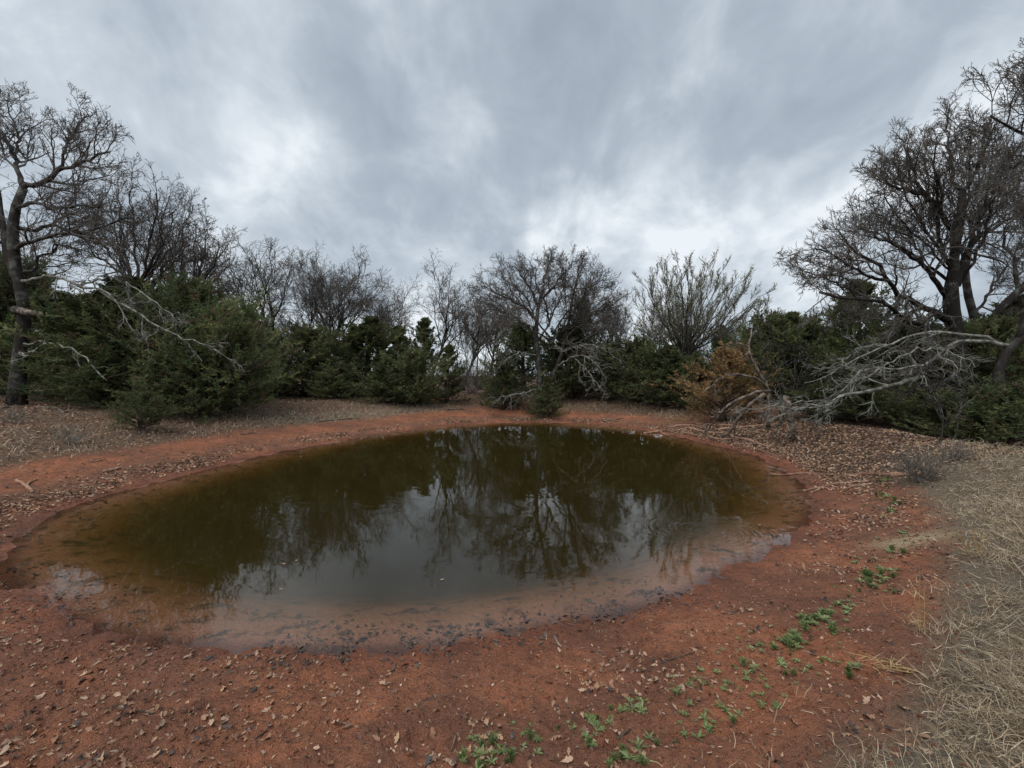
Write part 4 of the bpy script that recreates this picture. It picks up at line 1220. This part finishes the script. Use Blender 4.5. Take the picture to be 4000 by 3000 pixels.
scatter(LM, FLAT, np.c_[x, y, ground_z(x, y, s) + .014 + .02 * r.random(n)], r.uniform(0, 6.28, n), r.normal(size=n) * .4, r.normal(size=n) * .4,
        r.uniform(.6, 1.2, n) * np.interp(y, [5, 9, 16], [.055, .075, .10]), LEAFC[r.integers(0, 9, n)] * r.uniform(.6, 1.1, (n, 1)))
LM.obj('leaf_litter', M_LEAF).__setitem__('kind', 'stuff')
print('far leaves', n)

# sodden dark leaves and scum along the water's edge
EM = MB()
jj = r.integers(0, len(SHORE), 3000); tt_ = r.random((3000, 1))
ep = SHORE[jj] * (1 - tt_) + SHORE[(jj + 1) % len(SHORE)] * tt_ + nrm[jj] * r.normal(-.12, .22, (3000, 1))
es = shore_s(ep[:, 0], ep[:, 1])
ok = (fbm(ep[:, 0], ep[:, 1], 1.5, 95, 3) > .02) & (ep[:, 1] < 16)
x, y, s = ep[ok, 0], ep[ok, 1], es[ok]; n = len(x)
scatter(EM, FLAT, np.c_[x, y, ground_z(x, y, s) + .006], r.uniform(0, 6.28, n), r.normal(size=n) * .35, r.normal(size=n) * .35,
        .03 + .05 * r.random(n) ** 2, np.array([[.06, .045, .038]]) * r.uniform(.5, 2.2, (n, 1)))
EM.obj('sodden_leaves', M_LEAF).__setitem__('kind', 'stuff')

# leaves afloat
for i, (px_, py_) in enumerate([(612, 1219), (640, 1212), (607, 1273), (955, 1253), (1640, 1135)]):
    X, Y = on_water(px_, py_)
    o = link('floating_leaf', heromesh[[0, 1, 5, 4][i % 4]], None, (X, Y, .006)); o.scale = (.05, .05, .02)
    o.rotation_euler = (0, 0, i * 1.3)
    tag(o, 'small pale leaf floating on the still pond', 'leaf', 'leaves floating on the pond')

# ------------------------------------------------------------------ pebbles and clods
pv = []
ph = (1 + 5 ** .5) / 2
ico = np.array([[-1, ph, 0], [1, ph, 0], [-1, -ph, 0], [1, -ph, 0], [0, -1, ph], [0, 1, ph], [0, -1, -ph], [0, 1, -ph], [ph, 0, -1], [ph, 0, 1], [-ph, 0, -1], [-ph, 0, 1]]) / 1.9
icf = np.array([[0, 11, 5], [0, 5, 1], [0, 1, 7], [0, 7, 10], [0, 10, 11], [1, 5, 9], [5, 11, 4], [11, 10, 2], [10, 7, 6], [7, 1, 8], [3, 9, 4], [3, 4, 2], [3, 2, 6], [3, 6, 8], [3, 8, 9], [4, 9, 5], [2, 4, 11], [6, 2, 10], [8, 6, 7], [9, 8, 1]])
stones = []
for j in range(4):
    stones.append((ico * np.array([1, .8, .55]) * (1 + .25 * r.normal(size=(12, 1))), icf))
STC = np.array([[.42, .25, .17], [.33, .17, .10], [.46, .34, .26], [.28, .15, .095]])
smesh = [MB().add(stones[j % 4][0], icf, np.broadcast_to(STC[j // 2 % 4], (12, 3))).mesh('pebble', M_STONE) for j in range(8)]
x, y = view_scatter(260, r, 1.8, 4.2, 1.2, 1.1)
s = shore_s(x, y); gr = grass_g(x, y); ok = (s > .3) & (gr < -.1)
x, y, s = x[ok][:110], y[ok][:110], s[ok][:110]; z = ground_z(x, y, s)
for i in range(len(x)):
    o = link('pebble', smesh[r.integers(8)], None, (x[i], y[i], z[i] + .003)); o.scale = (float(r.uniform(.006, .016)),) * 3
    o.rotation_euler = (0, 0, r.uniform(0, 6.28))
    tag(o, 'small pale reddish pebble set in the near red soil', 'pebble', 'pebbles on the near shore')
GM = MB()
x, y = view_scatter(15000, r, 1.4, 5.5, 1.2, 1.25)
s = shore_s(x, y); gr = grass_g(x, y); ok = (s > .08) & (gr < .15) & (r.random(len(x)) < .35 + .65 * sstep(fbm(x, y, 2.5, 81, 2), -.2, .3)); x, y, s = x[ok], y[ok], s[ok]; n = len(x)
for j in range(4):
    ii = np.arange(n) % 4 == j; nj = ii.sum()
    scatter(GM, stones[j], np.c_[x[ii], y[ii], ground_z(x[ii], y[ii], s[ii]) - .001], r.uniform(0, 6.28, nj), r.normal(size=nj) * .4, r.normal(size=nj) * .4,
            .004 + .022 * r.random(nj) ** 4, np.zeros((nj, 3)))
GM.c = []
GM.obj('soil_clods', M_GROUND).__setitem__('kind', 'stuff')
CM = MB()
x, y = view_scatter(21000, r, 1.4, 6.0, 1.2, 1.25)
s = shore_s(x, y); gr = grass_g(x, y); ok = (s > .1) & (gr < .1); x, y, s = x[ok], y[ok], s[ok]; n = len(x)
scatter(CM, FLAT, np.c_[x, y, ground_z(x, y, s) + .004], r.uniform(0, 6.28, n), r.normal(size=n) * .5, r.normal(size=n) * .5,
        .006 + .026 * r.random(n) ** 2, LEAFC[r.integers(0, 9, n)] * r.uniform(.5, 1.0, (n, 1)))
CM.obj('leaf_crumbs', M_LEAF).__setitem__('kind', 'stuff')

# ------------------------------------------------------------------ green weeds
def weed_leaf(seed, wd=.13, arch=.35):
    t_ = np.linspace(0, 1, 6)
    w_ = wd * np.array([.25, .45, .8, 1.0, .8, .05])
    zc = arch * np.sin(t_ * 1.9) * .9
    L_ = np.stack([t_, w_, zc + .05 * w_ / wd], -1); R_ = np.stack([t_, -w_, zc + .05 * w_ / wd], -1); M_ = np.stack([t_, 0 * t_, zc], -1)
    V = np.r_[L_, M_, R_]; i = np.arange(5)
    return V, np.r_[np.stack([i + 6, i + 7, i + 1, i], -1), np.stack([i + 12, i + 13, i + 7, i + 6], -1)]


WL = [weed_leaf(1), weed_leaf(2, .11, .5), weed_leaf(3, .15, .22)]
WC = np.array([[.19, .26, .10], [.24, .29, .135], [.17, .235, .09], [.25, .30, .16]])
wleaf = [MB().add(WL[j % 3][0], WL[j % 3][1], np.broadcast_to(WC[j % 4] * f_, (18, 3))).mesh('leaf', M_WEED, True) for j in range(6) for f_ in (.85, 1.1)]


def rosette_mesh(seed, nl, grassy):
    r = np.random.default_rng(seed); mb = MB()
    n = nl
    yaw = np.arange(n) * 2.399 + r.normal(size=n) * .3
    if grassy:
        tm = (WL[0][0] * np.array([1, .35, 1.9]), WL[0][1])
        scatter(mb, tm, np.c_[r.normal(size=(n, 2)) * .10, np.zeros(n)], yaw, -r.uniform(.1, 1.0, n), 0 * yaw, r.uniform(.6, 1.1, n), WC[r.integers(0, 3, n)] * r.uniform(.7, 1.2, (n, 1)))
    else:
        scatter(mb, WL[seed % 3], np.zeros((n, 3)), yaw, r.uniform(-.35, .12, n), r.normal(size=n) * .2, r.uniform(.6, 1.1, n), WC[r.integers(0, 4, n)] * r.uniform(.75, 1.2, (n, 1)))
    return mb.mesh('weed', M_WEED, True)


far_ros = [rosette_mesh(i, 13 + i, False) for i in range(4)]
tuft = [rosette_mesh(10 + i, 46, True) for i in range(3)]
wr = np.random.default_rng(42)
clumps = [  # x, y, spread, count, size, grassy share
    (1000, 1642, 28, 4, .060, .35), (1060, 1625, 28, 4, .065, .5), (1100, 1645, 30, 5, .06, .2), (1150, 1610, 26, 5, .055, .1), (1020, 1605, 14, 2, .05, .1),
    (1270, 1600, 26, 5, .06, .1), (1285, 1570, 34, 7, .065, .2), (1380, 1535, 26, 6, .075, .35), (1375, 1640, 30, 6, .07, .5), (1330, 1650, 20, 3, .055, .2),
    (1230, 1575, 14, 2, .045, 0), (1420, 1605, 36, 4, .05, .3), (1480, 1600, 46, 4, .05, .1), (1470, 1495, 34, 8, .055, .1), (1540, 1555, 40, 5, .05, .1),
    (1560, 1560, 40, 4, .05, .1), (1610, 1450, 34, 8, .06, .15), (1550, 1470, 34, 5, .045, .1), (1680, 1420, 46, 10, .065, .2), (1720, 1385, 36, 10, .075, .4),
    (1755, 1350, 36, 12, .085, .5), (1780, 1330, 24, 6, .085, .5), (1820, 1345, 26, 4, .07, .1), (1815, 1310, 20, 4, .06, .1), (1845, 1300, 20, 3, .06, .1),
    (1870, 1265, 30, 9, .085, .4), (1895, 1245, 24, 6, .085, .4), (1920, 1275, 18, 3, .07, .2), (1935, 1240, 18, 3, .07, .2), (1850, 1215, 18, 3, .06, .1),
    (1905, 1215, 20, 4, .075, .2), (1930, 1195, 18, 4, .08, .3), (1900, 1170, 14, 2, .07, .3), (1945, 1165, 16, 3, .075, .2), (1920, 1110, 16, 6, .09, .6),
    (1935, 1090, 12, 3, .09, .6), (1905, 1075, 16, 6, .10, .6), (1915, 1045, 18, 5, .10, .6), (1640, 1520, 40, 5, .045, .1), (1750, 1460, 40, 5, .045, .1),
    (1830, 1470, 20, 2, .055, .6), (1850, 1450, 12, 2, .06, .6), (1960, 1145, 14, 2, .08, .3), (1560, 1420, 30, 2, .04, 0), (1620, 1385, 26, 2, .04, 0)]
nweed = 0
for _ in range(46):      # small strays all along the weedy track
    t_ = wr.random()
    clumps.append((np.interp(t_, [0, .35, .7, 1], [1020, 1480, 1780, 1930]) + wr.normal() * 70, np.interp(t_, [0, .35, .7, 1], [1630, 1540, 1390, 1150]) + wr.normal() * 26, 30, 2, .036, .15))
for (cx, cy, sp_, cnt, sz, gshare) in clumps:
    for _ in range(cnt):
        px_ = cx + wr.normal() * sp_ * .55; py_ = cy + wr.normal() * sp_ * .38
        py_ = max(min(py_, 1700), 900)
        d = gp(px_, py_); p = at(px_, py_, d); zz_ = zat(p[0], p[1])
        size_ = sz * wr.uniform(.36, .86)
        if wr.random() < gshare:
            o = link('grass_tuft', tuft[wr.integers(3)], None, (p[0], p[1], zz_ + .002)); o.scale = (size_ * 1.05,) * 3
            tag(o, 'small bright green grass tuft sprouting from bare red soil', 'grass tuft', 'green grass tufts on the bare soil')
        elif d < 3.0:
            o = link('weed_rosette', None, None, (p[0], p[1], zz_ + .002)); o.scale = (size_,) * 3
            for j in range(int(wr.integers(10, 15))):
                lf = link('leaf', wleaf[wr.integers(len(wleaf))], o)
                lf.rotation_euler = (wr.normal() * .2, wr.uniform(-.35, .12), j * 2.399 + wr.normal() * .25)
                kk = float(wr.uniform(.6, 1.1)); lf.scale = (kk, kk, kk)
            tag(o, 'flat green weed rosette of narrow leaves on bare red soil', 'weed', 'green weed rosettes on the bare soil')
        else:
            o = link('weed_rosette', far_ros[wr.integers(4)], None, (p[0], p[1], zz_ + .002)); o.scale = (size_,) * 3
            tag(o, 'flat green weed rosette of narrow leaves on bare red soil', 'weed', 'green weed rosettes on the bare soil')
        o.rotation_euler = (0, 0, wr.uniform(0, 6.28)); nweed += 1
print('weeds', nweed)

# ------------------------------------------------------------------ dry grass
def blades(P, D, L, w0, wander, up, r, col, nseg=3):
    B = len(P)
    pts = grow(P, D, L, nseg, wander, up, r)
    side = norm(np.cross(D, r.normal(size=D.shape)))
    wd = (w0[:, None] * np.array([1, .9, .65, .15])[None, :nseg + 1])[..., None]
    V = np.stack([pts + side[:, None] * wd, pts - side[:, None] * wd], 2)
    idx = np.arange(B * (nseg + 1) * 2).reshape(B, nseg + 1, 2)
    q = np.stack([idx[:, :-1, 0], idx[:, :-1, 1], idx[:, 1:, 1], idx[:, 1:, 0]], -1).reshape(-1, 4)
    return V.reshape(-1, 3), q, np.repeat(col, (nseg + 1) * 2, 0)


GRC = np.array([[.33, .265, .185], [.40, .325, .235], [.25, .195, .14], [.17, .13, .095], [.52, .44, .33], [.36, .265, .16]])
r = np.random.default_rng(123)
gmb = MB()
x, y = view_scatter(400000, r, .7, 12.0, .62, 1.5)
ok0 = x > .3; x, y = x[ok0], y[ok0]
gr = grass_g(x, y); s = shore_s(x, y)
pr = (sstep(gr + .35 * fbm(x, y, 2.2, 61, 3), -.12, .28) * .93 + .07 * sstep(gr, -.7, 0)) * sstep(-gr, -5, -3.2) * (.12 + .88 * sstep(fbm(x, y, 2.4, 63, 2), -.3, .15))
pr = pr * np.where(y > 7, .5, 1.0)
ok = (r.random(len(x)) < pr) & (s > .6)
x, y, s, gr = x[ok], y[ok], s[ok], gr[ok]; n = len(x)
print('grass', n)
fx = fbm(x, y, 1.1, 65, 2) * 6
D = norm(np.c_[np.cos(fx) * .55 + r.normal(size=n) * .75, np.sin(fx) * .55 + r.normal(size=n) * .75, r.uniform(.15, 1.0, n)])
L = r.uniform(.07, .24, n) * (.6 + .8 * sstep(gr, -.1, .7)) * np.interp(y, [0, 3, 6, 10], [1, 1, .55, .45])
hb = r.random(n) ** 1.8 * .12 * sstep(gr, 0, .6)
V, q, cc = blades(np.c_[x, y, ground_z(x, y, s) - .005 + hb], D, L, .0008 + .0011 * r.random(n) ** 2 + .00024 * y, .32, -.12, r,
                  GRC[r.integers(0, 6, n)] * r.uniform(.7, 1.15, (n, 1)))
gmb.add(V, q, cc)
gmb.obj('dry_grass', M_STRAW).__setitem__('kind', 'stuff')
# short straw on the far slopes
smb = MB()
x, y = view_scatter(210000, r, 8, 27.0, .9, 1.25)
gr = grass_g(x, y); s = shore_s(x, y); lt, stw = zone(x, y, s, gr)
far = sstep(y, 17, 20) * sstep(s, 1.6, 2.8) * sstep(x, 0.2, 2.0) * .4 * sstep(-s, -6, -5)
lef = sstep(-x, 5.2, 8.0) * sstep(s, 2.3, 3.0) * .22 * sstep(-s, -6, -5)
ok = (r.random(len(x)) < np.maximum.reduce([stw * (gr < -1), far, lef])); x, y, s = x[ok], y[ok], s[ok]; n = len(x)
print('straw', n)
D = norm(np.c_[r.normal(size=(n, 2)) * .7, np.ones(n)])
V, q, cc = blades(np.c_[x, y, ground_z(x, y, s)], D, r.uniform(.06, .20, n), np.full(n, .006), .25, -.08, r, GRC[r.integers(0, 6, n)] * r.uniform(.75, 1.25, (n, 1)))
smb.add(V, q, cc)
smb.obj('straw_grass', M_STRAW).__setitem__('kind', 'stuff')


def stalks(label, pts, h, seed, n, lean):
    """a clump of tall dry stalks with drooping leaves, at a ground spot"""
    r = np.random.default_rng(seed)
    d = gp(*pts); p = at(pts[0], pts[1], d); p[2] = zat(p[0], p[1])
    root = tag(link('grass_stalks', None, None, p), label, 'grass')
    for i in range(n):
        D = norm(np.array([[lean[0] + r.normal() * .07, lean[1] + r.normal() * .07, 1.0]]))
        st_ = grow(np.c_[r.normal(size=(1, 2)) * .03, [[0]]], D, np.array([h * r.uniform(.6, 1.05)]), 7, .03, 0, r)
        rd = taper([.0035], [.0014], 8)
        mb = MB(); v, q = tubes(st_, rd, 4); mb.add(v, q, np.broadcast_to(np.array([.42, .29, .13]), (len(v), 3)))
        mb.obj('stalk', M_STRAW, root, True)
        k_ = 4
        Pb = st_[0][r.integers(1, 6, k_)]
        V, q, cc = blades(Pb, norm(np.c_[r.normal(size=(k_, 2)), np.full(k_, 1.2)]), r.uniform(.08, .16, k_), np.full(k_, .003), .3, -.35, r, np.broadcast_to(np.array([.40, .29, .16]), (k_, 3)))
        MB().add(V, q, cc).obj('leaf', M_STRAW, root)


stalks('tall golden dry grass stalks standing alone at the edge of the bare soil', (1985, 1370), .52, 1, 4, (-.04, 0))
stalks('short clump of tan feathery grass stalks leaning over the bare soil', (2115, 1205), .38, 2, 7, (-.35, .05))
stalks('golden dry stalks bent flat across the edge of the bare soil', (1960, 1450), .5, 3, 5, (-3.2, -.6))
_c = {}
for m_ in bpy.data.meshes:
    kk = m_.name.split('.')[0]; _c[kk] = _c.get(kk, 0) + sum(len(p.vertices) - 2 for p in m_.polygons)
print(sorted(_c.items(), key=lambda q_: -q_[1])[:14])
print('tris', sum(sum(len(p.vertices) - 2 for p in m_.polygons) for m_ in bpy.data.meshes), 'objects', len(bpy.data.objects))
